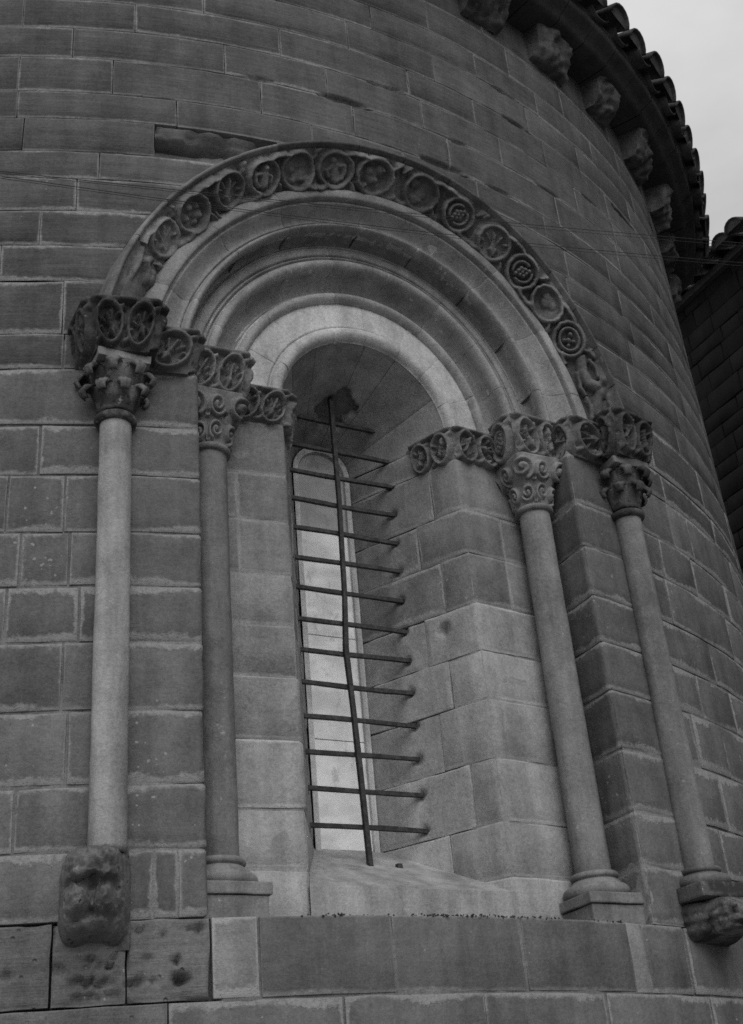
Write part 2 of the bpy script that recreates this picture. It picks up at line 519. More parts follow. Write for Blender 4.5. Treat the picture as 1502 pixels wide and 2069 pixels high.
for ci in range(len(COURSES) - 1):
    z0, z1 = COURSES[ci], COURSES[ci + 1]
    zm = (z0 + z1) / 2
    low = 2 <= ci <= 10
    def run(uL, uR, fixed):
        fx = [uL] + sorted(j for j in fixed if uL + 0.08 < j < uR - 0.08) + [uR]
        js = [uL]
        for p_, q_ in zip(fx, fx[1:]):          # joints seen, and likely ones where none can be made out
            n_ = max(1, int(round((q_ - p_) / random.uniform(.55, .72))))
            cuts_ = [p_ + (q_ - p_) * (k_ + random.uniform(-.14, .14)) / n_ for k_ in range(1, n_)]
            js += cuts_ + [q_]
        return js
    spans = []
    if low:
        j = run(ULEFT - random.uniform(0, .3), -1.335, JOINTS.get(ci, []))
        spans += list(zip(j, j[1:]))
        j = run(1.335, URIGHT, RIGHTJ.get(ci, []))
        spans += list(zip(j, j[1:]))
    else:
        fx = JOINTS.get(ci, []) + RIGHTJ.get(ci, [])
        if ci in (11, 12, 13): fx = fx + [0.0]
        j = run(ULEFT - random.uniform(0, .3), URIGHT, fx)
        spans += list(zip(j, j[1:]))
    for (a, b) in spans:
        um = (a + b) / 2
        xm = RAD * math.sin(um / RAD)
        need = z1 > ZCLIP - 0.15 and ci >= 11
        near = False
        if need:
            xs = [RAD * math.sin((a + (b - a) * t / 8) / RAD) for t in range(9)]
            rr = [math.hypot(x, max(zz - ZCLIP, 0)) for x in xs for zz in (z0, zm, z1)]
            if max(rr) < RCLIP: continue
            near = min(rr) < RCLIP + 0.02
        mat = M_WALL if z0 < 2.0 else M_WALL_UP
        g = random.uniform(0.8, 1.5) if z0 < 2.0 else random.uniform(0.1, 0.6)
        if um < -0.9 and 2.0 < z0 < 3.2: g = random.uniform(0.5, 0.8)
        if um > 1.3 and z0 < 2.4: g = random.uniform(1.2, 1.7)
        bl = 1.0 if z0 < 1.9 else 0.35
        kw = {}
        sg = 0.11
        if ci in (0, 1) and um < -0.95:
            mat = M_PIT; g = 0.12
            kw = dict(dents=PITS if ci == 1 else (), chip=0.02)
            sg = 0.012 if ci == 1 else 0.1
        if z0 > 2.3: kw['chip'] = random.choice((.004, .012, .03)); kw['bevel'] = 0.004; kw['rough'] = 0.0012; kw['jit'] = random.uniform(-.001, .001)
        if ci == 17 and -1.16 < um < -0.4 and a < -1.1:      # the spalled block over the arch's left shoulder
            kw = dict(wave=0.16, chip=0.07, sink=.012); sg = 0.025; g = 0.2
        gd = [q for q in GOUGES if z0 - .02 < q[2] < z1 + .02 and a - .1 < RAD * math.asin(q[0] / RAD) < b + .1]
        zsg = None
        if gd and 'wave' not in kw: kw['dents'] = gd; sg = 0.025; zsg = 0.008
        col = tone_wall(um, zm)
        if ci == 1 and -0.96 < um < -0.79: col = 0.26; g = 1.3
        elif ci == 1 and -0.8 < um < 0.95: col = 0.138; g = .45
        if ci == 1 and 0.80 < um < 0.885: col = 0.24
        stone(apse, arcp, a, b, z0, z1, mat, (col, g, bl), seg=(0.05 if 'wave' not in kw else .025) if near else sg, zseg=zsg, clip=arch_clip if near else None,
              depth=0.36 if ci == 1 and abs(um) < 1.0 else 0.14, gap=random.uniform(0.003, 0.006) if z0 < 2.2 else random.uniform(.001, .003), **kw)

# outer piers: corner blocks with their return into the recess
for side in (-1, 1):
    if side < 0:
        pl = Plan(arc_pts(-1.335, -PIERX, 0, 6) + [(-PIERX, 0.34)])
    else:
        pl = Plan([(PIERX, 0.34)] + arc_pts(PIERX, 1.335, 0, 6))
    U = pl.l[-1]
    for ci in range(2, 11):
        z0, z1 = COURSES[ci], COURSES[ci + 1]
        g = random.uniform(0.9, 1.5)
        if ci == 2 and side < 0:       # broken up in small blocks beside the corbel
            cuts = [0, 0.205, 0.29, U]
        else:
            cuts = [0, U]
        for a, b in zip(cuts, cuts[1:]):
            stone(apse, pl, a, b, z0, z1, M_WALL, (random.uniform(0.125, 0.15), g, 1.0), depth=0.10, seg=0.06, chip=0.005,
                  gap=random.uniform(0.002, 0.004))
    mortar_sheet(apse, pl, 0.01, U - 0.01, -0.235, 2.2, 0.007, 0.05, 0.006)

def wall_hole(p):
    if -0.245 < p.z < 2.1 and abs(p.x) < 1.30: return True
    return p.z >= 2.09 and math.hypot(p.x, p.z - ZCLIP) < 1.33
def wall_deep(p):
    if p.z < -0.20 and p.x < -0.93: return 0.075
    if 3.24 < p.z < 3.53 and -1.2 < p.x < -0.25: return 0.09
    if p.z > 2.2: return 0.035
    return None
mortar_sheet(apse, arcp, ULEFT - 0.6, URIGHT + 0.2, -0.85, 5.30, 0.010, 0.05, 0.009, wall_hole, (0.20, 0, 0), wall_deep)
# the wall goes on beyond the dressed part seen: plain core down to the ground and round to the nave
V = []; 
ths = [math.radians(a) for a in range(-90, 91, 3)]
zl = [-2.85, -1.8, -0.82]
for t in ths:
    for z in zl: V.append((RAD * 0.998 * math.sin(t), CY - RAD * 0.998 * math.cos(t), z))
F = grid_faces(len(ths), 3)
for t0, t1 in ((-90, -33), (54, 90)):
    o = len(V); tt = [math.radians(t0 + (t1 - t0) * i / 12) for i in range(13)]
    for t in tt:
        for z in (-0.82, 2.0, 5.26): V.append((RAD * 0.998 * math.sin(t), CY - RAD * 0.998 * math.cos(t), z))
    F += grid_faces(13, 3, o)
link("wall_core", mesh_from("wall_core", V, F), M_MORT, apse, (0.14, 0, 0))
# back of the recess behind the piers
bp = Plan(arc_pts(-1.3, 1.3, 0.42, 20))

V = []; F = []
for i in range(420):
    u = prng.uniform(-.72, .80)
    if nz((u, 0, 0), 4.0, 5) < prng.uniform(-.35, .25): continue
    q, nn = arcp.at(u)
    r_ = prng.uniform(.002, .0065); o_ = prng.uniform(-.03, .006)
    c_ = Vector((q.x + nn.x * o_, q.y + nn.y * o_, -.238 + prng.uniform(-.004, .004)))
    b0 = len(V)
    for d_ in ((1, 0, 0), (-1, 0, 0), (0, 1, 0), (0, -1, 0), (0, 0, 1), (0, 0, -1)): V.append(c_ + Vector(d_) * r_ * prng.uniform(.6, 1.3))
    for f_ in ((0, 2, 4), (2, 1, 4), (1, 3, 4), (3, 0, 4), (2, 0, 5), (1, 2, 5), (3, 1, 5), (0, 3, 5)): F.append(tuple(b0 + k_ for k_ in f_))
tag(link("lichen", mesh_from("lichen", V, F, False), M_CRUST, apse, (.09, 0, .3)), kind='stuff')

# ------------------------------------------------------------------ inner jambs
YF = cyl(0.46, 0.315)
BARZ = [.277, .437, .601, .761, .920, 1.080, 1.231, 1.393, 1.552, 1.710, 1.869, 2.030, 2.182, 2.355]
def jamb(side):
    lab = ("pale dressed stone jamb left of the barred window, seen edge on beside the grille" if side < 0 else
           "pale stone jamb with a deep splayed face right of the barred window")
    th_ = empty("window_jamb", (side * 0.6, 0.4, -0.235), lab, "jamb", "inner jambs of the window")
    face = arc_pts(0.46, 1.0, 0.315, 6)
    right = [(0.155, 0.829), ] + face
    if side > 0: pl = Plan(right)
    else: pl = Plan([(-x, y) for x, y in reversed(right)])
    splay = math.hypot(0.46 - 0.155, 0.829 - YF)
    U = pl.l[-1]
    for ci in range(2, 11):
        z0, z1 = COURSES[ci], COURSES[ci + 1]
        br = splay - (0.30 if ci % 2 else 0.16) + random.uniform(-.04, .04)
        vis = U - (1.0 - 0.80)
        cuts = [0, br, U]
        if ci in (8, 9): cuts = [0, br, splay + 0.23, U]     # a narrow closing piece beside the colonnette
        if side < 0: cuts = sorted(U - c for c in cuts)
        for a, b in zip(cuts, cuts[1:]):
            col = random.uniform(0.30, 0.37)
            g = random.uniform(0.25, 0.6)
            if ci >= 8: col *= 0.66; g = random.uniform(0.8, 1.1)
            dents = []
            if side > 0 and ci == 7 and a == 0: dents = [(0.385, 0.35, 1.13, 0.05, 0.06)]
            sock = [(.280 * side, .597, q, 0.024, .03) for q in BARZ if z0 - .04 < q < z1 + .04] if (a == 0) == (side > 0) or (b == U and side < 0) else []
            if side > 0 and ci == 7: sock.append((0.375, 0.40, 1.17, 0.032, 0.05))
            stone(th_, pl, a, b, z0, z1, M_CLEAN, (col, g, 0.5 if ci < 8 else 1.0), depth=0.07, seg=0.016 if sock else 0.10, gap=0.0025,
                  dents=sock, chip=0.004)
    a_, b_ = (0, splay - .12) if side > 0 else (U - splay + .12, U)
    stone(th_, pl, a_, b_, 2.031, 2.172, M_CLEAN, (.27, .4, .4), depth=.07, seg=.08, gap=.002)
    mortar_sheet(th_, pl, 0.0, U, -0.235, 2.2, 0.005, 0.05, 0.003, color=(0.30, 0, 0), deep=lambda p: 0.06 if p.y > .40 else None)
    return th_
jamb(-1); jamb(1)

# ------------------------------------------------------------------ arches
def zc_of(R):
    return float(np.interp(R, [0.0, 0.45, 0.66, 0.95, 1.14, 1.2, 2.0], [2.17, 2.17, 2.195, 2.185, 2.105, 2.085, 2.085]))
def ring_pt(R, off, a):
    x = R * math.cos(a)
    return Vector((x, cyl(x, off), zc_of(R) + R * math.sin(a)))

def smooth_profile(pts, sub=2):
    """Catmull-Rom through the profile's points"""
    P = np.array(pts, float)
    out = []
    for i in range(len(P) - 1):
        p0 = P[max(i - 1, 0)]; p1 = P[i]; p2 = P[i + 1]; p3 = P[min(i + 2, len(P) - 1)]
        for k in range(sub):
            t = k / sub
            out.append(0.5 * ((2 * p1) + (-p0 + p2) * t + (2 * p0 - 5 * p1 + 4 * p2 - p3) * t * t + (-p0 + 3 * p1 - 3 * p2 + p3) * t ** 3))
    out.append(P[-1])
    return np.array(out)

def voussoir(parent, prof, a0, a1, mat, color, segs, backoff, gap=0.0018, wear=0.002, name="voussoir"):
    V = []
    n = len(prof)
    Rm = float(np.mean(prof[:, 0]))
    ga = gap / Rm
    sd_ = random.random() * 30
    sh = random.uniform(-0.0008, 0.0008)
    A = [a0 + ga, a0 + ga + 0.006 / Rm] + [a0 + (a1 - a0) * i / segs for i in range(1, segs)] + [a1 - ga - 0.006 / Rm, a1 - ga]
    for i, a in enumerate(A):
        e = 0.0012 if i in (0, len(A) - 1) else 0.0
        for (R, off) in prof:
            p = ring_pt(R, off, a)
            w = wear * nz(p, 11.0, sd_) + wear * nz(p, 28.0, sd_)
            V.append(ring_pt(R + w, off + w + e + sh, a))
    F = [tuple(reversed(f)) for f in grid_faces(len(A), n)]
    # close: back edge and both ends
    base = len(V)
    for a in (A[0], A[-1]):
        for (R, off) in prof: V.append(ring_pt(R, off + 0.004 + sh, a))
    bi = len(V)
    for a in (A[0], A[-1]):
        for (R, off) in prof: V.append(ring_pt(R, backoff, a))
    for k in range(n - 1):
        F.append((base + k, base + k + 1, bi + k + 1, bi + k))
        F.append((base + n + k + 1, base + n + k, bi + n + k, bi + n + k + 1))
    me = mesh_from(name, V, F)
    return link(name, me, mat, parent, color)

def mortar_ring(parent, prof, backoff, a0=0.0, a1=math.pi, n=64, d=0.004, color=(0.42, 0, 0)):
    V = []
    for i in range(n + 1):
        a = a0 + (a1 - a0) * i / n
        for (R, off) in prof: V.append(ring_pt(R + d * 0.5, off + d, a))
    F = [tuple(reversed(f)) for f in grid_faces(n + 1, len(prof))]
    return link("mortar", mesh_from("mortar", V, F), M_MORT, parent, color)

# heightfield carving ------------------------------------------------
def seg_dist(Uu, Vv, pts):
    P = np.array(pts, float)
    d = np.full(Uu.shape, 9.0)
    if len(P) == 1: return np.hypot(Uu - P[0, 0], Vv - P[0, 1])
    for a, b in zip(P, P[1:]):
        ab = b - a; L = ab @ ab + 1e-12
        t = np.clip(((Uu - a[0]) * ab[0] + (Vv - a[1]) * ab[1]) / L, 0, 1)
        d = np.minimum(d, np.hypot(Uu - a[0] - t * ab[0], Vv - a[1] - t * ab[1]))
    return d
def add_stroke(H, Uu, Vv, pts, r, amp):
    d = seg_dist(Uu, Vv, pts)
    return np.maximum(H, amp * np.sqrt(np.clip(1 - (d / r) ** 2, 0, 1)))
def dig(H, Uu, Vv, c, r, dep):
    d = np.hypot(Uu - c[0], Vv - c[1])
    return H - dep * np.clip(1 - (d / r) ** 2, 0, 1) ** 0.6
def circ(c, r, a0=0, a1=360, n=24):
    return [(c[0] + r * math.cos(math.radians(a0 + (a1 - a0) * i / n)), c[1] + r * math.sin(math.radians(a0 + (a1 - a0) * i / n))) for i in range(n + 1)]
def spiral(c, r, turns, a0=0, sgn=1, n=34):
    return [(c[0] + r * (1 - .85 * i / n) * math.cos(math.radians(a0 + sgn * 360 * turns * i / n)),
             c[1] + r * (1 - .85 * i / n) * math.sin(math.radians(a0 + sgn * 360 * turns * i / n))) for i in range(n + 1)]
def fnoise(P, s, seed):
    """noise over an (n,m,3) array of points"""
    out = np.empty(P.shape[:2])
    for i in range(P.shape[0]):
        for j in range(P.shape[1]):
            out[i, j] = nz(P[i, j], s, seed)
    return out

def vine_cell(H, Uu, Vv, c, r, kind, amp, seed):
    """one carved medallion: a stem ring round a leaf, grapes, a face ..."""
    rr = random.Random(seed)
    ring_r = 0.85 * r
    H = np.where(np.hypot(Uu - c[0], Vv - c[1]) < ring_r, H - amp * 0.7 * np.sqrt(np.clip(1 - (np.hypot(Uu - c[0], Vv - c[1]) / ring_r) ** 2, 0, 1)) , H)
    ex, ey = rr.uniform(.94, 1.04), rr.uniform(.95, 1.04)
    ringp = [(c[0] + (x - c[0]) * ex * (1 + .03 * math.sin(3 * q + seed)), c[1] + (y - c[1]) * ey) for q, (x, y) in enumerate(circ(c, ring_r))]
    H = add_stroke(H, Uu, Vv, ringp, 0.125 * r, amp)
    rot = rr.uniform(0, 360)
    if kind == 'leaf':
        rot = rot if seed > 40 else -90 + rr.uniform(-40, 40)
        a0 = math.radians(rot)
        st = np.array((c[0] + .62 * r * math.cos(a0), c[1] + .62 * r * math.sin(a0)))
        d0 = math.radians(rot + 180)
        for k in range(7):
            f = (k - 3) / 3
            L = (1.15 - .40 * abs(f) ** 1.5) * r
            pts = []
            for q in range(7):
                tq = q / 6
                aa = d0 + f * (.25 + .75 * tq) * 1.15
                pts.append((st[0] + L * tq * math.cos(aa), st[1] + L * tq * math.sin(aa)))
            H = add_stroke(H, Uu, Vv, pts, (.072 + .018 * (k % 2)) * r, amp * (1.0 if k % 2 else .7))
        for k in (-1, 1):
            a = d0 + k * 1.95
            H = dig(H, Uu, Vv, (c[0] + .40 * r * math.cos(a), c[1] + .40 * r * math.sin(a)), 0.24 * r, amp * 1.5)
        a = d0 + rr.uniform(-.3, .3)
        H = dig(H, Uu, Vv, (c[0] + .58 * r * math.cos(a), c[1] + .58 * r * math.sin(a)), 0.16 * r, amp * 1.6)
    elif kind == 'grape':
        ca, sa = math.cos(math.radians(55)), math.sin(math.radians(55))
        for i in range(-2, 3):
            for j in (-.5, .5) if i % 2 else (-1, 0, 1):
                if abs(i) == 2 and j != 0: continue
                x = i * .19 * r; y = j * .2 * r
                H = add_stroke(H, Uu, Vv, [(c[0] + x * ca - y * sa, c[1] + x * sa + y * ca)], 0.13 * r, amp * .95)
        H = add_stroke(H, Uu, Vv, circ(c, .52 * r, 85, 215, 10), 0.10 * r, amp * .8)
        H = add_stroke(H, Uu, Vv, circ(c, .52 * r, 265, 395, 10), 0.10 * r, amp * .8)
    elif kind == 'face':
        H = add_stroke(H, Uu, Vv, [(c[0], c[1] - .25 * r), (c[0], c[1] + .2 * r)], 0.38 * r, amp * .8)
        H = add_stroke(H, Uu, Vv, [(c[0], c[1] - .1 * r), (c[0], c[1] + .15 * r)], 0.10 * r, amp * 1.15)
        H = dig(H, Uu, Vv, (c[0] - .16 * r, c[1] + .15 * r), .11 * r, amp * .7)
        H = dig(H, Uu, Vv, (c[0] + .16 * r, c[1] + .15 * r), .11 * r, amp * .7)
        H = dig(H, Uu, Vv, (c[0], c[1] - .3 * r), .12 * r, amp * .5)
        H = add_stroke(H, Uu, Vv, circ(c, .5 * r, 200, 340, 10), 0.10 * r, amp * .7)
    elif kind == 'figure':
        def q_(x, y): return (c[0] + x * r, c[1] + y * r)
        f_ = 1 if rr.random() < .5 else -1
        H = add_stroke(H, Uu, Vv, [q_(.10 * f_, .42)], .20 * r, amp * 1.1)
        H = add_stroke(H, Uu, Vv, [q_(.05 * f_, .15), q_(0, -.1), q_(-.08 * f_, -.42)], .27 * r, amp * .95)
        H = add_stroke(H, Uu, Vv, [q_(.12 * f_, .12), q_(.38 * f_, -.05), q_(.30 * f_, -.36)], .11 * r, amp * .9)
        H = add_stroke(H, Uu, Vv, [q_(-.15 * f_, .2), q_(-.45 * f_, .25), q_(-.50 * f_, -.1), q_(-.38 * f_, -.4)], .12 * r, amp * .85)
        H = dig(H, Uu, Vv, q_(.36 * f_, .3), .15 * r, amp); H = dig(H, Uu, Vv, q_(-.28 * f_, .02), .10 * r, amp)
    elif kind == 'rosette':
        H = add_stroke(H, Uu, Vv, circ(c, .55 * r), 0.10 * r, amp * .9)
        for (x, y, q) in ((-.18, .2, .15), (.2, .16, .13), (.02, -.05, .16), (-.1, -.28, .12), (.22, -.2, .11)):
            H = add_stroke(H, Uu, Vv, [(c[0] + x * r, c[1] + y * r)], q * r, amp * .9)
    elif kind == 'spiral':
        H = add_stroke(H, Uu, Vv, spiral(c, .62 * r, 1.5, rot, 1 if rr.random() < .5 else -1), 0.11 * r, amp * .9)
    elif kind == 'worn':
        for k in range(8):
            x, y = rr.uniform(-.42, .42) * r, rr.uniform(-.5, .35) * r
            H = add_stroke(H, Uu, Vv, [(c[0] + x, c[1] + y)], rr.uniform(.12, .28) * r, amp * rr.uniform(.3, .75))
    return H

def carve_patch(name, parent, P, Nn, H, mat, color, wear=0.004, seed=1, skirt=0.03):
    """surface points P (n,m,3) pushed out along normals Nn by the relief H"""
    H = H + wear * fnoise(P, 14.0, seed) + wear * .7 * fnoise(P, 37.0, seed + 1)
    Q = P + Nn * H[..., None]
    n, k = H.shape
    V = Q.reshape(-1, 3).tolist()
    F = grid_faces(n, k)
    B = (P - Nn * skirt)
    per = [(i, 0) for i in range(n)] + [(n - 1, j) for j in range(1, k)] + [(i, k - 1) for i in range(n - 2, -1, -1)] + [(0, j) for j in range(k - 2, 0, -1)]
    b0 = len(V); V += [Q[i, j].tolist() for i, j in per]
    b1 = len(V); V += [B[i, j].tolist() for i, j in per]
    L = len(per)
    F += [(b0 + (i + 1) % L, b0 + i, b1 + i, b1 + (i + 1) % L) for i in range(L)]
    me = mesh_from(name, V, F)
    return link(name, me, mat, parent, color)

# outer carved archivolt ---------------------------------------------
carved = empty("carved_archivolt", (0, -0.1, 2.1), "outermost round arch carved with a chain of vine medallions, grapes and worn figures", "carved arch")
hood = np.array([(1.43, .12), (1.42, .06), (1.412, 0), (1.404, -.06), (1.398, -.105), (1.390, -.135), (1.378, -.146), (1.370, -.140), (1.366, -.112),
                 (1.352, -.092), (1.30, -.038), (1.245, .016), (1.225, .042), (1.22, .062)])
CENT = [160.4, 149.4, 140.5, 129.7, 120.4, 111.6, 102.2, 92.6, 80.6, 70.3, 59.7, 50.2, 40.8, 31.0, 21.5, 12.5]
KIND = ['stem', 'leaf', 'worn', 'leaf', 'figure', 'worn', 'figure', 'worn', 'worn', 'grape', 'leaf', 'grape', 'worn', 'rosette', 'beast', 'beast2']
bounds = [180.0] + [(a + b) / 2 for a, b in zip(CENT, CENT[1:])] + [0.0]
bounds[1] = 155.2
for k, cdeg in enumerate(CENT):
    a1, a0 = math.radians(bounds[k]), math.radians(bounds[k + 1])
    tone = random.uniform(0.13, 0.19)
    if k < 5: tone *= 1.15
    vs = voussoir(carved, hood, a0, a1, M_CARVE, (tone, 0, .3), max(5, int((a1 - a0) * 22)), 0.2, gap=0.0012, wear=0.004)
    # frieze ground strip coordinates: s along the arc, t across (inner edge to outer edge)
    n, mm = (44, 34)
    Rg = np.linspace(1.226, 1.364, mm); Og = np.interp(Rg, [1.225, 1.245, 1.30, 1.352, 1.366], [.042, .016, -.038, -.092, -.112])
    ang = np.linspace(a1, a0, n)
    P = np.empty((n, mm, 3))
    for i, a in enumerate(ang):
        for j in range(mm): P[i, j] = ring_pt(Rg[j], Og[j] - 0.002, a)
    ti = np.gradient(P, axis=0); tj = np.gradient(P, axis=1)
    Nn = np.cross(ti, tj); Nn /= np.linalg.norm(Nn, axis=2, keepdims=True)
    if Nn[n // 2, mm // 2, 1] > 0: Nn = -Nn
    half = 0.108
    Uu = np.repeat(((math.radians(cdeg) - ang) * 1.285 / half)[:, None], mm, 1)
    Vv = np.repeat(np.linspace(-0.97, 0.97, mm)[None, :], n, 0)
    H = np.zeros((n, mm))
    kd = KIND[k]
    am = 0.052
    if kd not in ('stem', 'beast', 'beast2'):
        rr_ = [1.0, 1.0, 1.0, .96, .98, 1, 1, 1.06, 1.02, .95, 1, 1, 1.02, 1.03][k]
        H = vine_cell(H, Uu, Vv, (0, 0), rr_, kd, am, k + 3)
        sgn = 1 if k % 2 else -1
        H = add_stroke(H, Uu, Vv, [(-1.45, .50 * sgn), (-1.15, .80 * sgn), (-.8, .86 * sgn), (-.42, .74 * sgn)], .14, am * 1.05)
        H = add_stroke(H, Uu, Vv, [(1.45, -.50 * sgn), (1.15, -.80 * sgn), (.8, -.86 * sgn), (.42, -.74 * sgn)], .14, am * 1.05)
        for (x, y) in ((-1.02, -.78 * sgn), (1.02, .78 * sgn)):
            H = add_stroke(H, Uu, Vv, [(x, y)], .2, am * .7)
            H = add_stroke(H, Uu, Vv, [(x - .16, y * .7), (x + .16, y * 1.2)], .10, am * .85)
            H = dig(H, Uu, Vv, (x * .98, y * .45), .14, am * .7)
    elif kd == 'stem':
        H = add_stroke(H, Uu, Vv, [(1.2, -.2), (.7, .1), (.5, -.3), (.1, -.5)], .2, am)
        H = add_stroke(H, Uu, Vv, [(.6, -.6), (.2, -.75)], .24, am * 1.1)
        H = add_stroke(H, Uu, Vv, [(1.0, .6), (.3, .3), (-.3, .35)], .16, am * .5)
    elif kd == 'beast':
        H = add_stroke(H, Uu, Vv, [(-.9, .1), (-.3, -.15), (.4, -.1), (.8, .35)], .34, am * .9)
        H = add_stroke(H, Uu, Vv, [(.8, .35), (.55, .75)], .2, am)
        H = add_stroke(H, Uu, Vv, [(-.3, -.5), (.5, -.65), (1.1, -.5)], .13, am * .8)
        H = add_stroke(H, Uu, Vv, [(-.6, .5), (-.1, .65), (.3, .55)], .14, am * .8)
        H = add_stroke(H, Uu, Vv, [(-1.1, .7), (-.7, .8)], .17, am)
    else:
        H = add_stroke(H, Uu, Vv, [(-1.0, .5), (-.5, 0), (0, -.2), (.6, .05)], .30, am * .9)
        H = add_stroke(H, Uu, Vv, [(-.8, -.55), (-.2, -.5), (.3, -.65)], .15, am * .85)
        H = add_stroke(H, Uu, Vv, [(-.2, .6), (.4, .55), (.9, .2)], .15, am * .85)
        H = dig(H, Uu, Vv, (.45, -.2), .16, am); H = dig(H, Uu, Vv, (-.35, .4), .14, am)
    er = np.clip(0.75 + 0.9 * fnoise(P, 5.0, 40), .35, 1.1)
    carve_patch("medallion", vs, P, Nn, H * er, M_CARVE, (tone * 1.25, 0, .3), wear=0.005, seed=k, skirt=0.01)

# moulded archivolts ---------------------------------------------------
def ring_order(name, label, prof, count, tone, backoff, gap=0.0015, tone_var=0.08, seg=9, d=0.0026, mtone=1.6, shift=0.0):
    t = empty(name, (0, cyl(0, prof[0][1]), 2.15), label, "arch", "plain moulded arches")
    edges = [0.0]
    ws = [random.uniform(.8, 1.25) for _ in range(count)]
    s_ = sum(ws)
    for w in ws: edges.append(edges[-1] + math.pi * w / s_)
    for a0, a1 in zip(edges, edges[1:]):
        voussoir(t, prof, a0, a1, M_ARCH, (tone * random.uniform(1 - tone_var, 1 + tone_var), 0, .15), seg, backoff, gap=gap, wear=0.0018)
    mortar_ring(t, prof, backoff, d=d, color=(min(tone * mtone, .62), 0, 0))
    return t
p1 = smooth_profile([(1.232, .06), (1.226, .026), (1.205, .010), (1.165, .012), (1.146, .020), (1.142, .046), (1.134, .052), (1.126, .042), (1.105, .064),
                     (1.065, .104), (1.035, .122), (1.018, .120), (1.011, .138), (1.004, .120), (.990, .106), (.974, .112), (.964, .134), (.966, .162), (.980, .195), (.984, .225),
                     (.972, .250), (.952, .256), (.938, .240), (.930, .236), (.926, .26), (.93, .34)], 2)
ring_order("moulded_archivolt", "second arch from outside, plain broad cove and roll, just inside the carved medallions", p1, 9, 0.315, .36)
p2 = smooth_profile([(.945, .30), (.940, .252), (.925, .243), (.90, .243), (.888, .250), (.885, .270), (.878, .270), (.875, .250), (.868, .246), (.863, .270), (.857, .270), (.853, .246),
                     (.840, .232), (.822, .232), (.807, .248), (.800, .275), (.802, .31), (.796, .352), (.775, .382), (.748, .384), (.726, .364), (.716, .350),
                     (.711, .362), (.706, .336), (.694, .314), (.675, .308), (.659, .320), (.650, .342), (.654, .368), (.662, .42)], 2)
ring_order("roll_archivolt", "third arch from outside, double fillet and fat roll over a dark hollow", p2, 9, 0.36, .44)
p3 = smooth_profile([(.69, .352), (.66, .348), (.60, .345), (.54, .342), (.524, .342), (.519, .352), (.514, .350), (.510, .330), (.498, .314), (.480, .310), (.464, .318), (.453, .334), (.448, .350), (.444, .356)], 2)
inner = ring_order("inner_arch", "innermost pale arch with flat face and thin roll directly around the window head", p3, 8, 0.52, .43)
# soffit: the splayed vault between that arch and the window
sedges = [math.pi * i / 6 + (random.uniform(-.08, .08) if 0 < i < 6 else 0) for i in range(7)]
for a0, a1 in zip(sedges, sedges[1:]):
    na, nd = 22, 40
    V = []
    g_ = 0.002
    for i in range(na + 1):
        a = a0 + g_ + (a1 - a0 - 2 * g_) * i / na
        for j in range(nd + 1):
            t = j / nd
            R = .446 + (.158 - .446) * t
            y0_ = cyl(.446 * math.cos(a), .354); yy = y0_ + (.829 - y0_) * t
            zc = 2.17 + .01 * t
            p = Vector((R * math.cos(a), yy, zc + R * math.sin(a)))
            w = .003 * nz(p, 8, 3) + .0015 * nz(p, 25, 3)
            # hole broken round the top of the upright bar
            q = Vector(((p.x - 0.0) / .105, (p.y - .60) / .10, (p.z - 2.47) / .2))
            rr_ = q.length + .45 * nz(p, 13, 8) + .35 * nz(p, 31, 2)
            if rr_ < 1: w += .065 * min(1.0, (1 - rr_) * 4)
            if i in (0, na): w += .004
            w += .006 * max(0, nz(p, 6, 12))
            V.append(Vector(((R + w) * math.cos(a), yy, zc + (R + w) * math.sin(a))))
    F = grid_faces(na + 1, nd + 1)
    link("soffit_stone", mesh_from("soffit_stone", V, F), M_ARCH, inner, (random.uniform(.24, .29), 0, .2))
V = []
for i in range(41):
    a = math.pi * i / 40
    for (R, yy) in ((.475, cyl(.47 * math.cos(a), .37)), (.19, .845)): V.append((R * math.cos(a), yy, 2.17 + R * math.sin(a)))
link("mortar", mesh_from("mortar", V, grid_faces(41, 2)), M_MORT, inner, (.16, 0, 0))

